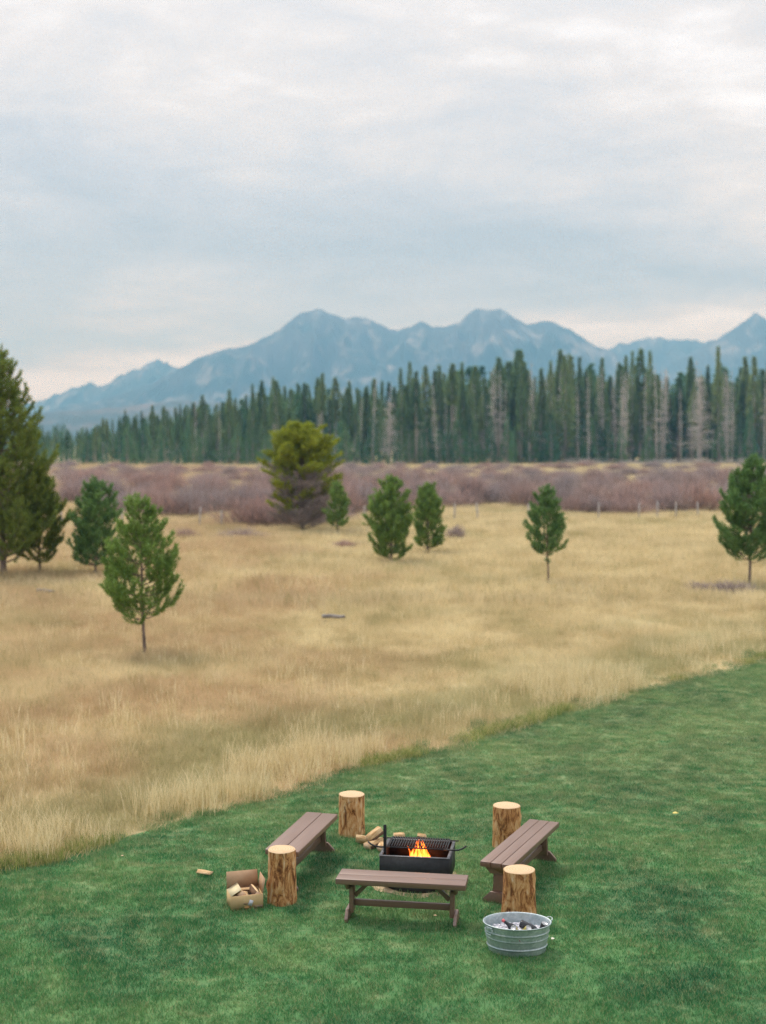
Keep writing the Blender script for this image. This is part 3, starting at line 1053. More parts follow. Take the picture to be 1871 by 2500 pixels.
for k in range(88):
    px = 110 + (k + random.random()) / 88 * 1840
    if px > 1480 and random.random() < 0.45:
        continue
    D = forest_front(px) + 0.5 + 7 * random.random()
    h = tree_height(px, D) * (0.34 + 0.22 * random.random()) if px > 420 else tree_height(px, D) * (0.6 + 0.3 * random.random())
    forest_tree('young', px_to_x(px, D), D, h, 'low bushy pine ' + stretch(px), 'bushy forest pines ' + stretch(px), fat=0.8 + 0.5 * random.random())
for k in range(72):
    px = 240 + 1680 * random.random() ** 0.42
    D = forest_front(px) + 2 + 20 * random.random()
    h = tree_height(px, D) * (0.7 + 0.3 * random.random())
    forest_tree('snag', px_to_x(px, D), D, h, 'grey dead pine in the forest ' + stretch(px), 'dead forest pines ' + stretch(px), fat=0.9 + 0.4 * random.random(), lean=random.gauss(0, 0.02))

# the deep forest behind the first rows, as one mass
pts, rot, scl, idx = [], [], [], []
for k in range(560):
    px = -120 + 2120 * random.random()
    D = forest_front(px) + 22 + 70 * random.random()
    h = tree_height(px, D) * (0.55 + 0.40 * random.random())
    f = 1.2 + 0.5 * random.random()
    pts.append((px_to_x(px, D), D, 0)); rot.append((0, 0, random.random() * 6.28)); scl.append((h * f, h * f, h)); idx.append(random.randrange(9))
for k in range(80):       # a farther stand seen past the left end of the forest
    px = -60 + 220 * random.random()
    D = 620 + 60 * random.random()
    h = 9 + 6 * random.random()
    pts.append((px_to_x(px, D), D, 0)); rot.append((0, 0, random.random() * 6.28)); scl.append((h * 1.4, h * 1.4, h)); idx.append(random.randrange(9))
deep = []
for k in range(9):
    tk, cr = forest_mesh('tall' if k < 6 else 'young', 700 + k)
    mb = MB()
    mb.add(np.vstack(tk.v), np.vstack(tk.t), np.vstack(tk.q), 0)
    mb.add(np.vstack(cr.v), None, np.vstack(cr.q), 1)
    deep.append(mb.mesh('deep_forest_tree', [MAT['forest_bark'], MAT['forest' if k < 6 else 'forest_young']]))
scatter('forest', pts, rot, scl, idx, deep, 'deep green pine forest filling in behind the first rows of trees', 'forest')

# grey deadfall at the right foot of the forest
r = np.random.default_rng(5)
mb = MB()
for k in range(420):
    px = 1380 + 560 * r.random()
    D = forest_front(px) - 3 + 10 * r.random()
    x = px_to_x(px, D)
    a, L = r.random() * 3.14, 1.0 + 4.5 * r.random()
    dz = r.normal(0, 0.25) * L * 0.5
    z0 = 0.1 + 1.1 * r.random() ** 2
    mb.tube([(x, D, max(0.05, z0)), (x + L * math.cos(a), D + L * math.sin(a) * 0.6, max(0.05, z0 + dz))], [0.07, 0.03], 4)
tag(mb.build('deadfall', MAT['snag']), 'grey fallen branches and logs heaped along the foot of the forest', 'deadwood', kind='stuff')


# ------------------------------------------------------------------ willow thicket
def willow_mesh(seed, ns, nt_, w, h=1.0):
    """bush of radius 1 and height about 0.75"""
    r = np.random.default_rng(seed)
    st, tw = MB(), MB()
    lobes = [(r.normal(0, 0.38), r.normal(0, 0.38), 0.55 + 0.3 * r.random()) for _ in range(6)] + [(0, 0, 0.8)]

    def topz(x, y):
        return max(h_ * math.sqrt(max(0.02, 1 - ((x - a) ** 2 + (y - b) ** 2) / 0.5)) for a, b, h_ in lobes)
    def stick(mb, n, lo, hi, ww, spread):
        V = []
        for _ in range(n):
            lx_, ly_, lh = lobes[r.integers(len(lobes))]
            a, d = r.random() * 6.28, 0.62 * math.sqrt(r.random())
            x, y = lx_ + d * math.cos(a), ly_ + d * math.sin(a)
            zt = topz(x, y) * (0.66 + 0.5 * r.random())
            if lo == 0:
                p0 = np.array([x * 0.55 + r.normal(0, 0.05), y * 0.55 + r.normal(0, 0.05), 0])
            else:
                z0 = zt * (lo + (hi - lo) * r.random()) - 0.05
                p0 = np.array([x * (0.6 + 0.4 * z0 / zt), y * (0.6 + 0.4 * z0 / zt), max(0.02, z0)])
            L = zt - p0[2] if lo == 0 else zt * (0.18 + 0.2 * r.random())
            p2 = p0 + np.array([(x - p0[0]) * (1 if lo == 0 else 0.5) + r.normal(0, spread), (y - p0[1]) * (1 if lo == 0 else 0.5) + r.normal(0, spread), L])
            s = np.array([math.cos(a + 1.3), math.sin(a + 1.3), 0]) * ww * (0.6 + 0.8 * r.random())
            pm = (p0 + p2) / 2 + np.array([0, 0, 0.06 * L])
            V.append((p0 - s, p0 + s, pm + s * 0.7, pm - s * 0.7, p2))
        V = np.array(V).reshape(-1, 3)
        k = np.arange(n)[:, None] * 5
        mb.add(V, np.hstack([k + 3, k + 2, k + 4]), np.hstack([k, k + 1, k + 2, k + 3]))
    stick(st, ns, 0, 0, w, 0.04)
    stick(tw, nt_, 0.35, 0.95, w * 0.75, 0.06)
    return st.mesh('stems', MAT['willow_stem']), tw.mesh('twigs', MAT['willow_twig'])


WM = [willow_mesh(800 + k, 460, 950, 0.0072) for k in range(7)]


def wstretch(px):
    return 'beside the domed pine' if px < 860 and px > 500 else 'near the tallest pine' if px <= 500 else 'behind the pine pair' if px < 1130 else 'behind the egg shaped pine' if px < 1500 else 'toward the blue green pine'


def willow(x, y, rad, h, label, group, name='willow_bush'):
    root = empty(name, (x, y, -0.03), random.random() * 6.28)
    root.scale = (rad, rad, h / 0.72)
    tag(root, label, 'bush', group)
    st, tw = WM[random.randrange(len(WM))]
    link('stems', st, root)
    link('twigs', tw, root)
    return root


FRX = [-200, 130, 300, 430, 500, 545, 580, 700, 850, 1080, 1250, 1400, 1550, 1700, 1760, 2100]
FRY = [1236, 1236, 1262, 1278, 1262, 1238, 1290, 1298, 1266, 1246, 1240, 1262, 1266, 1258, 1240, 1236]
W_FRONT = 'bare mauve willow bush in the front row of the thicket behind the wire fence'
W_BACK = 'bare reddish grey willow bush deep in the thicket before the forest'
fronts = []
px = -90
while px < 1960:
    py = np.interp(px, FRX, FRY)
    x, y = at(px, py)
    rad = 2.0 + 1.3 * random.random()
    willow(x, y + rad * 0.8 + 5 * random.random() ** 2, rad, 1.15 + 1.15 * random.random(), 'front', 'front row of willow bushes').location.x
    fronts.append((px, COL.objects[-1].parent))
    px += 42 + 34 * random.random()
MARKS = [(-999, 'the picture edge'), (75, 'the tallest pine'), (745, 'the yellow domed pine'), (995, 'the close pine pair'), (1338, 'the egg shaped pine'), (1835, 'the blue green pine')]
ORD = 'first second third fourth fifth sixth seventh eighth ninth tenth eleventh twelfth thirteenth fourteenth'.split()
count = {}
for px_, o in sorted(fronts, key=lambda e: e[0]):
    mk = [m_ for x_, m_ in MARKS if px_ >= x_][-1]
    count[mk] = count.get(mk, 0) + 1
    o['label'] = 'mauve willow bush behind the wire fence, %s right of %s' % (ORD[count[mk] - 1], mk)
D = 98.0
while D < 285:
    half = D * 0.30 + 4
    x = -half + 4 * random.random()
    while x < half:
        y = D + random.uniform(-3, 3)
        px = CX + F_PX * x / y
        _, yf = at(px, np.interp(px, FRX, FRY))
        gap = fbm(np.array([x * 0.09]), np.array([y * 0.05]), 95, 2)[0]
        if y > yf + 4 and gap > 0.27:
            rad = 2.1 + 2.0 * random.random()
            willow(x, y, rad, (1.15 + 0.95 * random.random()) * (1.0 if D < 165 else 0.85 if D < 205 else 0.7), 'reddish grey thicket willow bush ' + ('midway ' if D < 150 else 'far back ') + wstretch(px), 'thicket willows %s %s' % ('middle' if D < 150 else 'far', wstretch(px)))
        x += (3.6 + 2.8 * random.random()) * (1 + (D - 98) / 160)
    D += 7.0 + (D - 98) * 0.05
for px, py, w, h, lab in ((460, 1318, 1.1, 0.55, 'small mauve brush clump by itself left of the domed pine'), (590, 1316, 1.5, 0.5, 'low brown brush clump at the foot of the domed pine'),
                          (845, 1338, 1.1, 0.35, 'flat brown brush patch below the small bright pine'), (1120, 1320, 0.85, 0.75, 'small grey rounded bush by itself right of the pine pair'),
                          (1800, 1452, 1.2, 0.42, 'dark low bush around the foot of the blue green pine'), (1720, 1447, 0.8, 0.3, 'dark low bush left of the foot of the blue green pine')):
    x, y = at(px, py)
    willow(x, y + 0.3, w, h, lab, None, 'low_bush')

# ------------------------------------------------------------------ wire fence
def M_simple(name, a, b, scale=8.0, rough=0.8, metal=0.0, spec=0.3, stretch=(1, 1, 1), bump=0.0):
    m, t, o = material(name)
    n = noise(t, vmap(t, opos(t), stretch), scale, 5, 0.6)
    principled(t, o, ramp(t, n, [(0.35, a), (0.65, b)]), rough, metal, spec, n if bump else None, 0.005, bump)
    return m


FENCE_WOOD = M_simple('weathered_post_wood', (0.35, 0.32, 0.30), (0.55, 0.52, 0.50), 6, stretch=(1, 1, 0.2))
WIRE = M_simple('fence_wire', (0.25, 0.25, 0.25), (0.35, 0.35, 0.35), 5, 0.5, 0.8)
root = empty('wire_fence', (0, 86, 0))
tag(root, 'thin wire fence on grey posts between meadow and willow thicket', 'fence')
posts = [(-40, 1291), (152, 1296), (300, 1292), (488, 1290), (542, 1290), (700, 1284), (890, 1278), (1000, 1276), (1110, 1274), (1165, 1274), (1290, 1272), (1462, 1272), (1560, 1271), (1605, 1271), (1650, 1270), (1703, 1268), (1780, 1266), (1900, 1266)]
tops = []
for px, py in posts:
    x, y = at(px, py)
    mb = MB()
    hgt = 1.05 + 0.2 * random.random()
    mb.tube([(0, 0, -0.05), (random.gauss(0, 0.02), 0, hgt * 0.5), (random.gauss(0, 0.03), 0, hgt)], [0.055, 0.05, 0.045], 7)
    mb.build('post', FENCE_WOOD, root, loc=(x, y - 86, 0))
    tops.append((x, y - 86))
for zz in (0.35, 0.65, 0.95):
    mb = MB()
    mb.tube([(x, y - 0.05, zz) for x, y in tops], 0.004, 4, cap=False)
    mb.build('wire', WIRE, root)

# ------------------------------------------------------------------ fire circle: materials
def M_bench():
    m, t, o = material('brown_bench_plank')
    n = noise(t, vmap(t, opos(t), (0.6, 14, 14)), 3.0, 5, 0.6)
    n2 = noise(t, opos(t), 2.5, 3, 0.5)
    col = mix(t, n2, ramp(t, n, [(0.3, (0.135, 0.070, 0.046)), (0.7, (0.235, 0.135, 0.094))]), (0.195, 0.115, 0.082))
    principled(t, o, col, 0.40, 0, 1.0, n, 0.002, 0.4)
    return m


def M_stump_side(seed):
    m, t, o = material('peeled_log_side')
    v = vmap(t, opos(t), (1, 1, 0.34), loc=(seed * 3.1, seed * 1.7, seed))
    n = noise(t, v, 13.0, 6, 0.7, 1.2)
    n2 = noise(t, vmap(t, opos(t), (1, 1, 0.55), loc=(seed, 0, 5)), 7.0, 5, 0.7, 1.0)
    col = ramp(t, n, [(0.32, (0.075, 0.03, 0.015)), (0.42, (0.27, 0.105, 0.038)), (0.50, (0.58, 0.28, 0.105)), (0.59, (0.70, 0.43, 0.21)), (0.70, (0.78, 0.62, 0.45))])
    col = mix(t, ramp(t, n2, [(0.56, 0.0), (0.64, 0.85)]), col, (0.15, 0.06, 0.028))
    principled(t, o, col, 0.8, 0, 0.2, n, 0.012, 0.7)
    return m


def M_cut():
    m, t, o = material('fresh_cut_end')
    p = opos(t)
    w = N(t, 'ShaderNodeTexWave', wave_type='RINGS', rings_direction='Z')
    w.inputs['Scale'].default_value = 11
    w.inputs['Distortion'].default_value = 1.6
    w.inputs['Detail'].default_value = 3
    t.links.new(p, w.inputs[0])
    n = noise(t, p, 9, 4)
    col = mix(t, ramp(t, w.outputs[1], [(0.3, 0.0), (1, 0.5)]), (0.66, 0.49, 0.31), (0.50, 0.32, 0.16))
    col = mix(t, ramp(t, n, [(0.5, 0.0), (0.7, 0.35)]), col, (0.52, 0.30, 0.13))
    principled(t, o, col, 0.8, 0, 0.2)
    return m


BENCH = M_bench()
CUT = M_cut()
STEEL = M_simple('black_painted_steel', (0.018, 0.019, 0.022), (0.032, 0.034, 0.038), 18, 0.6, 0.0, 0.35)
STEEL_IN = M_simple('sooty_steel', (0.012, 0.010, 0.009), (0.05, 0.022, 0.014), 9, 0.85, 0.0, 0.2)
RIM = M_simple('worn_steel_edge', (0.09, 0.09, 0.095), (0.17, 0.17, 0.18), 25, 0.5, 0.4)
ASH = M_simple('grey_ash', (0.10, 0.09, 0.085), (0.25, 0.23, 0.22), 30, 0.95)
SPLIT = M_simple('split_firewood', (0.42, 0.24, 0.10), (0.78, 0.58, 0.34), 7, 0.85, 0, 0.2, (1, 1, 5), 0.4)
SPLIT_END = M_simple('firewood_end_grain', (0.66, 0.42, 0.26), (0.80, 0.58, 0.40), 9, 0.85, 0, 0.2)
SPLIT_BARK = M_simple('firewood_bark', (0.09, 0.055, 0.035), (0.20, 0.12, 0.075), 12, 0.9, 0, 0.2)
CHAR = M_simple('charred_wood', (0.012, 0.010, 0.009), (0.05, 0.03, 0.02), 14, 0.95)
SAND = M_simple('bare_sandy_soil', (0.42, 0.31, 0.18), (0.58, 0.45, 0.28), 14, 0.95, 0, 0.1)


# ------------------------------------------------------------------ benches
def bench(x, y, L, W, ang, planks, leg_u, label, seed):
    r = np.random.default_rng(seed)
    root = empty('wooden_bench', (x, y, 0), ang)
    tag(root, label, 'bench', 'benches round the fire')
    zt, th = 0.45, 0.058
    gap = 0.0015 if seed == 1 else 0.006
    pw = (W - gap * (planks - 1)) / planks
    for k in range(planks):
        mb = MB()
        mb.box((0, 0, 0), (L + r.normal(0, 0.002), pw, th))
        mb.build('seat_plank', BENCH, root, bevel=0.006, loc=(r.normal(0, 0.002), -W / 2 + pw / 2 + k * (pw + gap), zt - th / 2 + r.normal(0, 0.0008)))
    for s in (-1, 1):
        u = s * leg_u
        mb = MB()
        t2 = 0.021
        zl = zt - th - 0.002
        mb.prism([(-0.075, 0.075), (0.075, 0.075), (0.062, 0.20), (0.062, zl - 0.05), (-0.062, zl - 0.05), (-0.062, 0.20)], 0, u - t2, u + t2)
        mb.build('leg', BENCH, root, bevel=0.003)
        mb = MB()
        mb.prism([(-0.17, 0.0), (0.17, 0.0), (0.165, 0.035), (0.085, 0.115), (-0.085, 0.115), (-0.165, 0.035)], 0, u + s * 0.022, u + s * 0.056)
        mb.build('foot', BENCH, root, bevel=0.003)
        mb = MB()
        hw = W / 2 - 0.045
        mb.prism([(-hw + 0.05, zl - 0.075), (hw - 0.05, zl - 0.075), (hw, zl - 0.02), (hw, zl), (-hw, zl), (-hw, zl - 0.02)], 0, u + s * 0.022, u + s * 0.056)
        mb.build('cleat', BENCH, root, bevel=0.003)
        mb = MB()
        a, b = u - s * 0.03, u - s * 0.17
        lo, hi = zl - 0.155, zl - 0.012
        dv = np.array([b - a, 0, hi - lo])
        Ln = np.linalg.norm(dv)
        dv /= Ln
        mb.box(((a + b) / 2, 0, (lo + hi) / 2), (Ln, 0.042, 0.04), rot=np.stack([dv, [0, 1, 0], np.cross(dv, [0, 1, 0])], 1))
        mb.build('brace', BENCH, root, bevel=0.003)
    mb = MB()
    mb.box((0, 0, 0.165), (2 * leg_u - 0.046, 0.036, 0.065))
    mb.build('stretcher', BENCH, root, bevel=0.004)
    return root


bench(0.195, 13.358, 1.322, 0.335, R(-9.1), 2, 0.515, 'brown plank bench nearest of the three, side on before the fire pit', 1)
bench(-0.913, 14.975, 1.53, 0.385, R(75.9), 2, 0.67, 'brown plank bench behind the log stump with the cardboard box', 2)
bench(1.541, 14.60, 1.74, 0.36, R(66.2), 3, 0.76, 'brown plank bench between the two stumps on the tub side', 3)


# ------------------------------------------------------------------ log stumps
def stump(x, y, h, rad, flare, label, seed, knots=()):
    r = np.random.default_rng(seed)
    root = empty('log_stump', (x, y, 0), 0)
    tag(root, label, 'log stump', 'upright log stumps round the fire')
    k, n = 44, 16
    an = np.arange(k) * 2 * math.pi / k
    lobes = 0.022 * np.cos(2 * an + r.random() * 6) + 0.018 * np.cos(3 * an + r.random() * 6) + 0.012 * np.cos(5 * an + r.random() * 6)
    V = []
    for i in range(n):
        z = h * i / (n - 1)
        f = z / h
        rr = rad * (1 + lobes + flare * (1 - f) ** 2.2) + 0.006 * (fbm(an * 6, np.full(k, f * 1.3), seed, 3) - 0.5) * 2
        for ka, kz, kr, kw in knots:
            d = np.angle(np.exp(1j * (an - ka)))
            rr = rr + kr * np.exp(-(d / kw) ** 2 - ((z - kz) / 0.05) ** 2)
        V.append(np.stack([rr * np.cos(an), rr * np.sin(an), np.full(k, z)], -1))
    V = np.array(V)
    V[0, :, 2] = -0.01
    a = np.arange(n - 1)[:, None] * k
    j = np.arange(k)[None, :]
    j2 = (j + 1) % k
    mb = MB()
    mb.add(V.reshape(-1, 3), None, np.stack([a + j, a + j2, a + k + j2, a + k + j], -1).reshape(-1, 4))
    mb.build('peeled_side', M_stump_side(seed), root, smooth=True)
    mb = MB()
    ring = V[-1] * [0.996, 0.996, 1]
    dome = np.vstack([ring, ring * [0.97, 0.97, 1] + [0, 0, 0.005], ring * [0.5, 0.5, 1] + [0, 0, 0.006], [[0, 0, h + 0.006]]])
    dome[:, :2] -= 0
    q = []
    for a_ in (0, 1):
        q += [(a_ * k + i, a_ * k + (i + 1) % k, (a_ + 1) * k + (i + 1) % k, (a_ + 1) * k + i) for i in range(k)]
    tri = [(2 * k + i, 2 * k + (i + 1) % k, 3 * k) for i in range(k)]
    mb.add(dome, tri, q)
    mb.build('cut_top', CUT, root)
    return root


stump(-1.075, 13.92, 0.56, 0.148, 0.10, 'orange brown log stump next to the cardboard box of firewood', 1, [(-1.7, 0.2, 0.012, 0.4), (2.9, 0.17, 0.03, 0.3)])
stump(-0.388, 16.36, 0.505, 0.160, 0.03, 'log stump farthest from the tub, beside the small firewood pile', 2, [(-1.3, 0.36, 0.012, 0.3)])
stump(1.49, 15.86, 0.50, 0.162, 0.04, 'log stump behind the far end of the three plank bench', 3, [(-1.9, 0.38, 0.012, 0.3), (0.1, 0.36, 0.02, 0.4)])
stump(1.395, 13.42, 0.505, 0.160, 0.13, 'pale streaked log stump standing right behind the washtub', 4, [(-0.7, 0.30, 0.02, 0.35), (0.2, 0.4, 0.012, 0.3)])

# ------------------------------------------------------------------ fire pit
PA = R(-8.7)
mb = MB()
k = 56
an = np.arange(k) * 2 * math.pi / k
rr = 0.50 + 0.07 * (fbm(an * 3, an * 0, 3, 3) - 0.5) * 2
V = np.vstack([[[0, 0, 0.008]], np.stack([rr * np.cos(an), rr * np.sin(an), np.full(k, 0.004)], -1)])
mb.add(V, [(0, 1 + i, 1 + (i + 1) % k) for i in range(k)])
o = mb.build('bare_soil', SAND, loc=(PIT[0], PIT[1], 0))
tag(o, 'ring of bare sandy soil round the foot of the fire pit', 'soil', kind='structure')

pit = empty('fire_pit', (PIT[0], PIT[1], 0), PA)
tag(pit, 'black steel box fire pit with a grill grate and a burning fire', 'fire pit')
W2, D2, Z0, Z1, T = 0.38, 0.325, 0.10, 0.38, 0.008
mb = MB()
mb.lathe([(0.0, 0.0), (0.375, 0.0), (0.375, 0.098), (0.0, 0.098)], 40)
mb.build('round_base', STEEL, pit)
for nm, c, s in (('front_panel', (0, -D2, (Z0 + Z1) / 2), (2 * W2, T, Z1 - Z0)), ('back_panel', (0, D2, (Z0 + Z1) / 2), (2 * W2, T, Z1 - Z0)),
                 ('side_panel', (-W2 + T / 2, 0, (Z0 + Z1) / 2), (T, 2 * D2 - T, Z1 - Z0)), ('side_panel', (W2 - T / 2, 0, (Z0 + Z1) / 2), (T, 2 * D2 - T, Z1 - Z0))):
    mb = MB()
    mb.box(c, s)
    mb.build(nm, STEEL, pit)
mb = MB()
mb.box((0, 0, Z0 + 0.012), (2 * W2 - 0.03, 2 * D2 - 0.03, 0.012))
mb.build('firebox_floor', STEEL_IN, pit)
mb = MB()
for c, s in (((0, -D2 + 0.010, Z1 + 0.004), (2 * W2 + 0.01, 0.034, 0.007)), ((0, D2 - 0.010, Z1 + 0.004), (2 * W2 + 0.01, 0.034, 0.007)),
             ((-W2 + 0.010, 0, Z1 + 0.004), (0.034, 2 * D2 - 0.054, 0.007)), ((W2 - 0.010, 0, Z1 + 0.004), (0.034, 2 * D2 - 0.054, 0.007))):
    mb.box(c, s)
mb.build('top_rim', RIM, pit)
for nm, c, s in (('lining', (0, -D2 + 0.014, 0.24), (2 * W2 - 0.03, 0.004, 0.24)), ('lining', (0, D2 - 0.014, 0.24), (2 * W2 - 0.03, 0.004, 0.24)),
                 ('lining', (-W2 + 0.018, 0, 0.24), (0.004, 2 * D2 - 0.04, 0.24)), ('lining', (W2 - 0.018, 0, 0.24), (0.004, 2 * D2 - 0.04, 0.24))):
    mb = MB()
    mb.box(c, s)
    mb.build(nm, STEEL_IN, pit)
mb = MB()
rr_ = np.random.default_rng(12)
for k in range(60):
    a = (rr_.uniform(-0.3, 0.3), rr_.uniform(-0.25, 0.25), Z0 + 0.03)
    mb.box(a, rr_.uniform(0.02, 0.06, 3), rot=np.array(Matrix.Rotation(rr_.random() * 3, 3, 'Z')))
tag(mb.build('ash', ASH, pit), kind='stuff')
# grate
gz = 0.415
grate = MB()
v0, v1 = -0.10, 0.27
for a, b in (((-0.33, v0), (0.33, v0)), ((-0.33, v1), (0.33, v1)), ((-0.33, v0), (-0.33, v1)), ((0.33, v0), (0.33, v1)), ((-0.33, 0.09), (0.33, 0.09))):
    grate.tube([(*a, gz), (*b, gz)], 0.008, 6)
gr = grate.build('grate_frame', STEEL, pit, smooth=True)
bar = MB()
bar.tube([(0, v0, gz + 0.012), (0, v1, gz + 0.012)], 0.0068, 6)
bme = bar.mesh('bar', STEEL, True)
for k in range(23):
    link('bar', bme, gr, loc=(-0.31 + 0.62 * k / 22, 0, 0))
for s in (-1, 1):
    mb = MB()
    mb.tube([(s * 0.30, v0 - 0.012, gz + 0.004), (s * 0.40, v0 - 0.012, gz), (s * 0.46, v0 - 0.01, gz + 0.004), (s * 0.51, v0, gz + 0.022), (s * 0.545, v0 + 0.01, gz + 0.048)], 0.010, 8)
    mb.build('handle', STEEL, pit, smooth=True)
    mb = MB()
    mb.tube([(s * 0.33, v1 - 0.03, gz), (s * 0.43, v1 - 0.03, gz)], 0.007, 6)
    mb.build('pivot_pin', STEEL, pit, smooth=True)
mb = MB()
mb.box((-0.345, -0.16, 0.50), (0.034, 0.012, 0.36))
mb.build('height_post', STEEL, pit, bevel=0.002)


def split_log(mb_len, a, h, seed):
    """a wedge of split firewood along X: bark on the round side, raw wood on the two cut sides"""
    r = np.random.default_rng(seed)
    poly = [(0.0, h), (-a * 0.6, h * 0.25), (-a, -h * 0.15), (-a * 0.55, -h * 0.75), (a * 0.1, -h), (a * 0.75, -h * 0.7), (a, -h * 0.1)]
    poly = [(p[0] + r.normal(0, a * 0.06), p[1] + r.normal(0, h * 0.06)) for p in poly][::-1]
    n = len(poly)
    m = MB()
    V = []
    for t in np.linspace(-mb_len / 2, mb_len / 2, 4):
        for p in poly:
            V.append((t, p[0] + r.normal(0, a * 0.04), p[1] + r.normal(0, h * 0.04)))
    V = np.array(V)
    raw, brk = [], []
    for s in range(3):
        for i in range(n):
            q = (s * n + i, s * n + (i + 1) % n, (s + 1) * n + (i + 1) % n, (s + 1) * n + i)
            (raw if (i == n - 1 or i == n - 2 or i == 0) else brk).append(q)
    e = [(0, i + 1, i) for i in range(1, n - 1)] + [(3 * n, 3 * n + i, 3 * n + i + 1) for i in range(1, n - 1)]
    m.add(V, None, raw, 0)
    m.n -= len(V); m.v.pop()
    m.add(V, None, brk, 2)
    m.n -= len(V); m.v.pop()
    m.add(V, e, None, 1)
    return m


def firewood(loc, rot, L, a, h, seed, label, group=None, parent=None, mats=None, name='firewood'):
    o = split_log(L, a, h, seed).build(name, mats or [SPLIT, SPLIT_END, SPLIT_BARK], parent, loc=loc, rot=rot)
    if parent is None:
        tag(o, label, 'firewood', group)
    return o


for k, (lx_, ly_, lz_, rz, ry) in enumerate([(-0.02, 0.02, 0.155, 0.3, 0.05), (0.12, -0.03, 0.16, -0.9, -0.05), (0.05, -0.04, 0.215, 0.9, 0.12)]):
    c, s = math.cos(PA), math.sin(PA)
    firewood((PIT[0] + c * lx_ - s * ly_, PIT[1] + s * lx_ + c * ly_, lz_), (0, ry, rz), 0.38, 0.05, 0.045, 30 + k,
             ['charred split log lying along the bottom of the fire', 'charred split log crossing under the flames', 'charred split log leaning on top of the fire'][k], 'burning logs', mats=[CHAR, CHAR, CHAR])

# flames
mf, tf, of = material('flame')
geo = tf.nodes.new('ShaderNodeTexCoord')
sx = N(tf, 'ShaderNodeSeparateXYZ')
tf.links.new(geo.outputs['Generated'], sx.inputs[0])
lw = tf.nodes.new('ShaderNodeLayerWeight')
lw.inputs[0].default_value = 0.35
core = math_n(tf, 'SUBTRACT', 1.0, lw.outputs['Facing'])
fn = noise(tf, vmap(tf, opos(tf), (1, 1, 0.45)), 16, 3, 0.6)
heat = math_n(tf, 'ADD', math_n(tf, 'MULTIPLY', core, 0.55), math_n(tf, 'MULTIPLY', math_n(tf, 'SUBTRACT', 1.0, sx.outputs[2]), 0.55))
heat = math_n(tf, 'ADD', heat, math_n(tf, 'SUBTRACT', math_n(tf, 'MULTIPLY', fn, 0.9), 0.55))
fc = ramp(tf, heat, [(0.15, (0.9, 0.06, 0.01)), (0.5, (1.0, 0.16, 0.015)), (0.78, (1.0, 0.34, 0.05)), (1.0, (1.0, 0.62, 0.22))])
em = N(tf, 'ShaderNodeEmission')
tf.links.new(fc, em.inputs[0])
tf.links.new(ramp(tf, heat, [(0.2, 0.10), (0.9, 1.0)]), em.inputs[1])
sc = math_n(tf, 'MULTIPLY', ramp(tf, heat, [(0.2, 0.08), (0.9, 1.0)]), 6.0)
tf.links.new(sc, em.inputs[1])
trn = tf.nodes.new('ShaderNodeBsdfTransparent')
mxs = tf.nodes.new('ShaderNodeMixShader')
tf.links.new(ramp(tf, heat, [(0.22, 0.0), (0.62, 0.9)]), mxs.inputs[0])
tf.links.new(trn.outputs[0], mxs.inputs[1])
tf.links.new(em.outputs[0], mxs.inputs[2])
tf.links.new(mxs.outputs[0], of.inputs[0])
fl = empty('flames', (PIT[0] - 0.01, PIT[1] - 0.06, 0.15), PA)
tag(fl, 'orange and yellow flames rising through the grill grate', 'fire')
fr = np.random.default_rng(4)
for (fx, fy, fh, fw) in ((0.06, -0.02, 0.33, 0.045), (0.00, 0.03, 0.38, 0.04), (-0.06, 0.02, 0.33, 0.04), (0.11, 0.03, 0.30, 0.05), (0.05, 0.08, 0.36, 0.05), (-0.13, 0.05, 0.30, 0.035), (-0.10, -0.05, 0.17, 0.05), (0.08, -0.08, 0.20, 0.06), (0.02, -0.07, 0.15, 0.05), (-0.17, -0.02, 0.16, 0.035), (0.04, 0.05, 0.40, 0.028), (0.09, 0.0, 0.34, 0.03), (-0.03, -0.01, 0.42, 0.022), (-0.09, 0.06, 0.36, 0.022), (0.13, -0.04, 0.22, 0.03)):
    n, k = 12, 10
    V = []
    ph, sw = fr.random() * 6, 0.02 + 0.02 * fr.random()
    for i in range(n):
        f = i / (n - 1)
        rad = fw * (math.sin(math.pi * min(1, f * 0.9 + 0.12)) ** 0.8) * (1 - f) ** 0.55 + 0.0015
        cxx, cyy = sw * f * math.sin(ph + f * 5), sw * f * math.cos(ph * 1.3 + f * 4)
        a = np.arange(k) * 2 * math.pi / k
        rv = rad * (1 + 0.25 * np.sin(3 * a + ph + f * 5))
        V.append(np.stack([cxx + rv * np.cos(a), cyy + rv * np.sin(a) * 0.8, np.full(k, f * fh * 0.86)], -1))
    V = np.array(V).reshape(-1, 3)
    a = np.arange(n - 1)[:, None] * k
    j = np.arange(k)[None, :]
    j2 = (j + 1) % k
    mb = MB()
    mb.add(V, None, np.stack([a + j, a + j2, a + k + j2, a + k + j], -1).reshape(-1, 4))
    mb.build('flame_tongue', mf, fl, smooth=True, loc=(fx * 0.78 + 0.015, fy, 0))
ld = bpy.data.lights.new('fire_glow', 'POINT')
ld.energy = 9
ld.color = (1.0, 0.36, 0.10)
ld.shadow_soft_size = 0.09
lo = bpy.data.objects.new('fire_glow', ld)
COL.objects.link(lo)
lo.location = (PIT[0] + 0.06, PIT[1] - 0.05, 0.33)

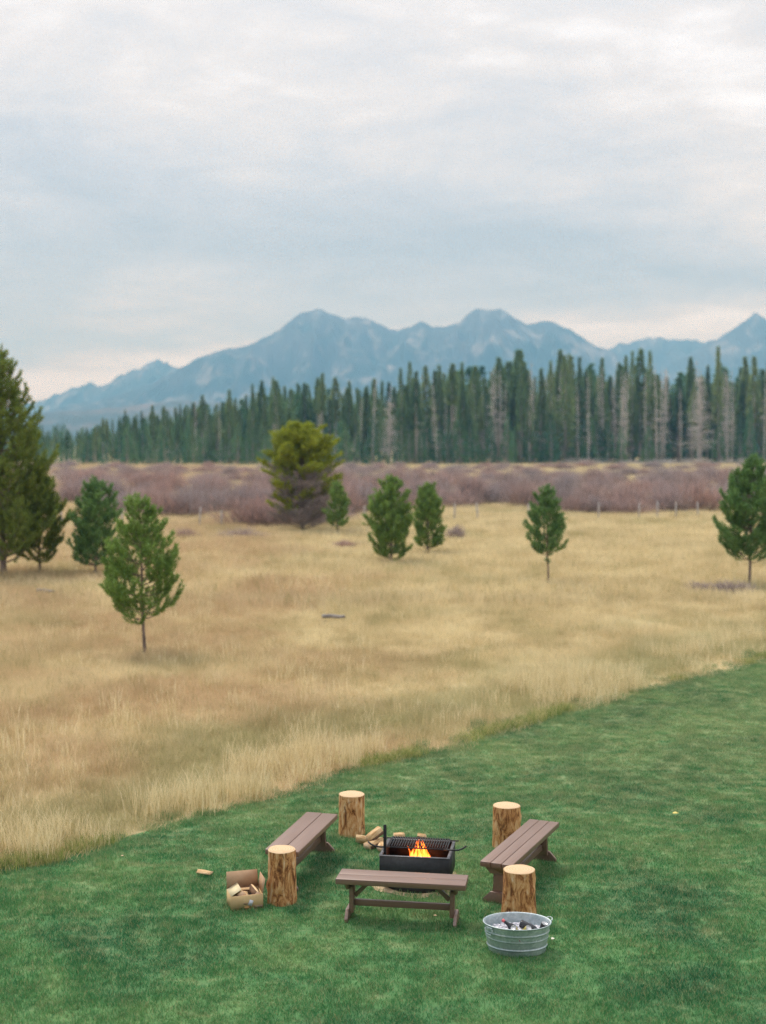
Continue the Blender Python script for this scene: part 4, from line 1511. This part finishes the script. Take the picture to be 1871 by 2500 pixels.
# ------------------------------------------------------------------ firewood on the grass
FWG = 'loose firewood by the fire pit'
firewood((-0.10, 15.80, 0.055), (0.4, 0, 0.9), 0.28, 0.062, 0.05, 51, 'split log lying lowest in the small pile behind the fire pit', FWG)
firewood((-0.20, 15.90, 0.06), (2.2, 0, -0.5), 0.26, 0.06, 0.05, 52, 'split log lying back in the small pile next to the stump', FWG)
firewood((-0.10, 15.84, 0.15), (0.6, -0.5, 0.5), 0.21, 0.06, 0.048, 53, 'pale split log tilted up on top of the small pile', FWG)
firewood((0.0, 15.72, 0.05), (1.0, 0, 1.35), 0.24, 0.05, 0.045, 54, 'split log of the small pile half behind the black post', FWG)
firewood((0.20, 16.12, 0.045), (0.9, 0, 0.2), 0.13, 0.05, 0.05, 55, 'pale split log on the grass behind the middle of the grate', FWG)
firewood((0.475, 16.12, 0.04), (0.2, 0, -0.3), 0.10, 0.045, 0.045, 56, 'smaller pale split log on the grass behind the flames', FWG)

# ------------------------------------------------------------------ cardboard box
def M_card():
    m, t, o = material('cardboard')
    n = noise(t, vmap(t, opos(t), (30, 30, 3)), 2.0, 4, 0.6)
    n2 = noise(t, opos(t), 6.0, 3)
    col = mix(t, n2, ramp(t, n, [(0.3, (0.52, 0.36, 0.18)), (0.7, (0.60, 0.43, 0.235))]), (0.60, 0.43, 0.22))
    principled(t, o, col, 0.85, 0, 0.15)
    return m


CARD = M_card()
CARD_IN = M_simple('cardboard_inside', (0.47, 0.30, 0.185), (0.54, 0.36, 0.23), 12, 0.85, 0, 0.15)
CARD_PALE = M_simple('pale_cardboard', (0.62, 0.53, 0.33), (0.70, 0.60, 0.39), 10, 0.85, 0, 0.15)
PAPER = M_simple('white_sticker', (0.66, 0.67, 0.74), (0.76, 0.76, 0.80), 30, 0.6)
PRINT = M_simple('grey_print', (0.23, 0.17, 0.11), (0.36, 0.25, 0.14), 40, 0.8)
PRINT_O = M_simple('orange_print', (0.52, 0.24, 0.08), (0.50, 0.29, 0.12), 30, 0.8)
bx = empty('cardboard_box', (-1.577, 13.604, 0), math.atan2(0.098, 0.323))
tag(bx, 'open cardboard box of firewood on the grass beside a log stump', 'box')
BW, BD, BH, ct = 0.338, 0.26, 0.158, 0.005
for nm, c, s, mm in (('front_wall', (BW / 2, 0, BH / 2), (BW, ct, BH), CARD), ('back_wall', (BW / 2, BD, BH / 2), (BW, ct, BH), CARD_IN),
                     ('side_wall', (ct / 2, BD / 2, BH / 2), (ct, BD - ct, BH), CARD), ('side_wall', (BW - ct / 2, BD / 2, BH / 2), (ct, BD - ct, BH), CARD),
                     ('bottom', (BW / 2, BD / 2, 0.004), (BW - 2 * ct, BD - ct, 0.004), CARD)):
    mb = MB()
    mb.box(c, s)
    mb.build(nm, mm, bx)


def flap(name, p0, p1, d, mat, taper=0.0):
    p0, p1, d = map(np.array, (p0, p1, d))
    e = (p1 - p0) * taper
    nrm = np.cross(p1 - p0, d)
    nrm = nrm / np.linalg.norm(nrm) * ct
    A = [p0, p1, p1 + d - e, p0 + d + e]
    V = np.array(A + [a + nrm for a in A])
    mb = MB()
    mb.add(V, None, [(0, 1, 2, 3), (7, 6, 5, 4), (0, 4, 5, 1), (1, 5, 6, 2), (2, 6, 7, 3), (3, 7, 4, 0)])
    return mb.build(name, mat, bx)


flap('back_flap', (0, BD, BH + 0.001), (BW, BD, BH + 0.001), (0, 0.035, 0.17), CARD_IN, 0.01)
flap('side_flap', (BW, BD - 0.004, BH + 0.001), (BW, 0.004, BH + 0.001), (0.025, 0, 0.15), CARD_IN, 0.0)
o = flap('side_flap', (0.0, 0.004, BH + 0.001), (0.0, BD - 0.02, BH + 0.001), (0.115, 0.03, 0.055), CARD_PALE, 0.0)
o['label'] = 'pale flap folded in over the firewood'
flap('front_flap', (0.01, 0.006, BH - 0.002), (BW - 0.01, 0.006, BH - 0.002), (0, 0.035, -0.10), CARD_IN, 0.02)
mb = MB()
mb.box((0.205, -0.0042, 0.075), (0.042, 0.002, 0.058), rot=np.array(Matrix.Rotation(R(22), 3, 'Y')))
mb.build('sticker', PAPER, bx)
mb = MB()
mb.box((0.285, -0.0040, 0.028), (0.085, 0.0016, 0.034))
mb.box((0.155, -0.0040, 0.070), (0.05, 0.0016, 0.016))
mb.build('print', PRINT, bx)
mb = MB()
mb.box((0.165, -0.0040, 0.026), (0.05, 0.0016, 0.026))
mb.build('print', PRINT_O, bx)


def in_box(u, v, z):
    c, s = math.cos(bx.rotation_euler.z), math.sin(bx.rotation_euler.z)
    return (-1.577 + c * u - s * v, 13.604 + s * u + c * v, z)


bz = bx.rotation_euler.z
for k, (u, v, z, a, h, ln, rx) in enumerate([(0.075, 0.12, 0.10, 0.042, 0.038, 0.20, 0.2), (0.17, 0.12, 0.115, 0.05, 0.042, 0.21, 0.9), (0.12, 0.13, 0.155, 0.045, 0.036, 0.20, 0.1), (0.275, 0.13, 0.135, 0.05, 0.055, 0.21, 2.0), (0.19, 0.19, 0.158, 0.03, 0.02, 0.19, 0.6)]):
    firewood(in_box(u, v, z), (rx, 0.1 * (k % 3 - 1), bz + R(90) + 0.15 * (k - 2)) if k != 4 else (0.2, 0.05, bz + 0.15), ln, a, h, 60 + k,
             ['split log lying in the box against its front left corner', 'split log lying in the middle of the box', 'split log lying on top of two others in the box', 'thick pinkish split log in the box by the upright flap', 'flat dark edged split log lying across the back of the box'][k], 'firewood in the cardboard box')

# ------------------------------------------------------------------ washtub
def M_zinc():
    m, t, o = material('galvanised_steel')
    v = N(t, 'ShaderNodeTexVoronoi')
    v.inputs['Scale'].default_value = 55
    t.links.new(opos(t), v.inputs['Vector'])
    n = noise(t, vmap(t, opos(t), (1, 1, 0.4)), 7, 5, 0.6)
    f = math_n(t, 'ADD', math_n(t, 'MULTIPLY', v.outputs['Color'], 0.3), math_n(t, 'MULTIPLY', n, 0.7))
    col = ramp(t, f, [(0.3, (0.34, 0.43, 0.45)), (0.5, (0.46, 0.54, 0.56)), (0.7, (0.62, 0.68, 0.70))])
    principled(t, o, col, ramp(t, n, [(0.3, 0.42), (0.7, 0.6)]), 0.65, 0.5)
    return m


ZINC = M_zinc()
TUB = (1.288, 12.57)
tub = empty('washtub', (TUB[0], TUB[1], 0), R(-3))
tag(tub, 'oval galvanised steel washtub of ice and drinks on the lawn', 'washtub')
h = 0.275


def tr_(z):       # outer radius factor at height z
    return 0.86 + 0.14 * z / h


prof = [(0.0, 0.006), (tr_(0) * 0.97, 0.004), (tr_(0), 0.0)]
for z in np.linspace(0.01, h - 0.01, 60):
    b = 0
    for zc, wd, am in ((0.062, 0.007, 0.030), (0.142, 0.006, 0.016), (0.150, 0.006, 0.0), (0.200, 0.007, 0.022)):
        b += am * math.exp(-((z - zc) / wd) ** 2)
    prof.append((tr_(z) + b, z))
prof += [(1.005, h - 0.008), (1.03, h - 0.004), (1.035, h + 0.002), (1.02, h + 0.007), (1.0, h + 0.003), (0.985, h - 0.008)]
for z in np.linspace(h - 0.03, 0.02, 12):
    b = 0.02 * math.exp(-((z - 0.200) / 0.012) ** 2)
    prof.append((tr_(z) - 0.02 + b, z))
prof += [(0.0, 0.018)]
mb = MB()
mb.lathe(prof, 72, 0.318, 0.237)
mb.build('tub_body', ZINC, tub, smooth=True)
for ang, drop in ((R(214), True), (R(22), False)):
    px_, py_ = 0.318 * math.cos(ang), 0.237 * math.sin(ang)
    na = math.atan2(math.sin(ang) / 0.237, math.cos(ang) / 0.318)
    hb = MB()
    hb.box((0.006, 0, 0), (0.012, 0.075, 0.03))
    hb = hb.build('handle_bracket', ZINC, tub, bevel=0.003, loc=(px_, py_, h - 0.028), rot=(0, 0, na))
    mb = MB()
    if drop:
        mb.tube([(0.014, -0.045, 0.0), (0.018, -0.048, -0.03), (0.012, -0.03, -0.055), (0.012, 0.03, -0.055), (0.018, 0.048, -0.03), (0.014, 0.045, 0.0)], 0.005, 8)
    else:
        mb.tube([(0.012, -0.045, 0.012), (0.03, -0.04, 0.028), (0.045, -0.015, 0.034), (0.045, 0.015, 0.034), (0.03, 0.04, 0.028), (0.012, 0.045, 0.012)], 0.005, 8)
    mb.build('handle', ZINC, hb, smooth=True)

ICEM, ti, oi_ = material('ice')
principled(ti, oi_, (0.60, 0.60, 0.66), 0.25, 0, 0.5)
mb = MB()
ir = np.random.default_rng(9)
for k in range(520):
    a, d = ir.random() * 6.28, math.sqrt(ir.random()) * 0.90
    x, y = 0.318 * d * math.cos(a) * 0.96, 0.237 * d * math.sin(a) * 0.94
    z = 0.155 + 0.03 * ir.random() + 0.03 * math.exp(-((x - 0.05) ** 2 + (y + 0.08) ** 2) / 0.01)
    rm = np.array(Matrix.Rotation(ir.random() * 6, 3, 'X') @ Matrix.Rotation(ir.random() * 6, 3, 'Z'))
    mb.box((x, y, z), ir.uniform(0.018, 0.038, 3), rot=rm)
o = mb.build('ice', ICEM, bevel=0.0, loc=(TUB[0], TUB[1], 0), rot=(0, 0, R(-3)))
tag(o, 'heap of melting ice cubes filling the washtub', 'ice', kind='stuff')

GLASS_D = M_simple('dark_bottle_glass', (0.010, 0.012, 0.016), (0.02, 0.022, 0.028), 8, 0.12, 0, 0.5)
FOIL_R = M_simple('red_foil', (0.55, 0.10, 0.12), (0.62, 0.16, 0.16), 20, 0.4, 0.3)
GOLD = M_simple('gold_can', (0.50, 0.42, 0.09), (0.62, 0.53, 0.16), 15, 0.35, 0.5)
SILV = M_simple('silver_can', (0.5, 0.5, 0.5), (0.65, 0.65, 0.66), 15, 0.3, 0.8)
DARK_CAN = M_simple('dark_can', (0.03, 0.03, 0.035), (0.06, 0.06, 0.065), 15, 0.35, 0.3)


def tub_at(x, y, z):
    c, s = math.cos(R(-3)), math.sin(R(-3))
    return (TUB[0] + c * x - s * y, TUB[1] + s * x + c * y, z)


def bottle(loc, rot, label, cap=FOIL_R):
    root = empty('bottle', tub_at(*loc))
    root.rotation_euler = rot
    tag(root, label, 'bottle', 'drinks in the washtub')
    mb = MB()
    mb.lathe([(0, 0), (0.034, 0.0), (0.037, 0.006), (0.037, 0.12), (0.033, 0.15), (0.019, 0.18), (0.0145, 0.20), (0.0135, 0.225)], 20)
    mb.build('glass', GLASS_D, root, smooth=True)
    mb = MB()
    mb.lathe([(0.0142, 0.222), (0.0155, 0.226), (0.0155, 0.248), (0.0, 0.252)], 16)
    mb.build('cap', cap, root, smooth=True)
    return root


def can(loc, rot, label, body, lid=SILV):
    root = empty('drink_can', tub_at(*loc))
    root.rotation_euler = rot
    tag(root, label, 'can', 'drinks in the washtub')
    mb = MB()
    mb.lathe([(0, 0.003), (0.022, 0.0), (0.031, 0.010), (0.031, 0.108), (0.027, 0.120)], 22)
    mb.build('can_body', body, root, smooth=True)
    mb = MB()
    mb.lathe([(0.0272, 0.1195), (0.028, 0.1225), (0.026, 0.1225), (0.025, 0.119), (0.0, 0.119)], 22)
    mb.build('lid', lid, root, smooth=True)
    return root


bottle((0.06, -0.01, 0.135), (R(58), 0, R(-112)), 'dark bottle with a red cap lying in the ice, neck towards the bench')
bottle((0.035, 0.03, 0.245), (R(104), 0, R(62)), 'dark bottle lying base up in the ice beside the gold cans', DARK_CAN)
can((-0.005, -0.06, 0.185), (R(50), 0, R(-25)), 'gold can tilted in the ice, nearest the dark bottle neck', GOLD)
can((0.055, -0.085, 0.19), (R(48), 0, R(28)), 'gold can lying in the ice between the dark bottles', GOLD)
can((0.225, -0.015, 0.17), (R(25), 0, R(40)), 'dark can with a silver lid against the tub wall', DARK_CAN)
can((-0.045, -0.125, 0.14), (R(70), 0, R(40)), 'red can mostly sunk in the ice at the near rim', FOIL_R)

# ------------------------------------------------------------------ small things on the ground
def M_leaf(name, a, b):
    return M_simple(name, a, b, 40, 0.8)


LEAF_Y = M_leaf('yellow_leaf', (0.62, 0.50, 0.12), (0.72, 0.60, 0.22))
LEAF_W = M_leaf('pale_leaf', (0.70, 0.68, 0.58), (0.80, 0.78, 0.70))
LEAF_B = M_leaf('buff_leaf', (0.60, 0.40, 0.26), (0.68, 0.50, 0.34))


def leaf(x, y, s, mat, label, rz):
    mb = MB()
    P = [(-0.5, 0, 0.0), (-0.2, -0.28, 0.10), (0.2, -0.24, 0.12), (0.5, 0, 0.04), (0.2, 0.26, 0.14), (-0.2, 0.28, 0.08), (0, 0, 0.02)]
    V = np.array(P) * s
    V = np.vstack([V, V - [0, 0, 0.002]])
    t = [(6, i, (i + 1) % 6) for i in range(6)] + [(13, 7 + (i + 1) % 6, 7 + i) for i in range(6)]
    q = [(i, 7 + i, 7 + (i + 1) % 6, (i + 1) % 6) for i in range(6)]
    mb.add(V, t, q)
    o = mb.build('fallen_leaf', mat, loc=(x, y, 0.045), rot=(0.1, 0.1, rz))
    return tag(o, label, 'leaf')


leaf(3.817, 17.14, 0.10, LEAF_Y, 'yellow leaf lying alone on the open lawn', 0.4)
leaf(1.653, 12.73, 0.055, LEAF_W, 'whitish leaf on the grass close to the washtub', 1.0)
leaf(0.534, 13.37, 0.04, LEAF_B, 'small buff leaf on the grass below the nearest bench', 0.2)
leaf(-3.05, 15.35, 0.04, LEAF_B, 'buff leaf near the straw grass at the lawn edge', 0.7)
o = split_log(0.17, 0.05, 0.02, 77).build('bark_chip', [SPLIT, SPLIT_END, SPLIT], loc=(-2.008, 14.76, 0.045), rot=(0.1, 0.05, -0.35))
tag(o, 'flat pale wood chip on the lawn behind the cardboard box', 'wood chip')
LOGM = M_simple('weathered_grey_log', (0.20, 0.18, 0.165), (0.34, 0.31, 0.29), 8)
for (x, y, L, rz, lab) in ((-1.336, 35.8, 0.62, 0.05, 'grey weathered log lying in the middle of the meadow'), (-10.72, 42.1, 0.6, -0.3, 'short grey log lying in the grass below the tallest pine')):
    mb = MB()
    mb.tube([(-L / 2, 0, 0), (-L / 6, 0.02, 0.015), (L / 5, -0.01, 0.0), (L / 2, 0.01, 0.01)], [0.055, 0.06, 0.05, 0.04], 9)
    o = mb.build('fallen_log', LOGM, loc=(x, y, 0.20), rot=(0, 0.03, rz), smooth=True)
    tag(o, lab, 'log')
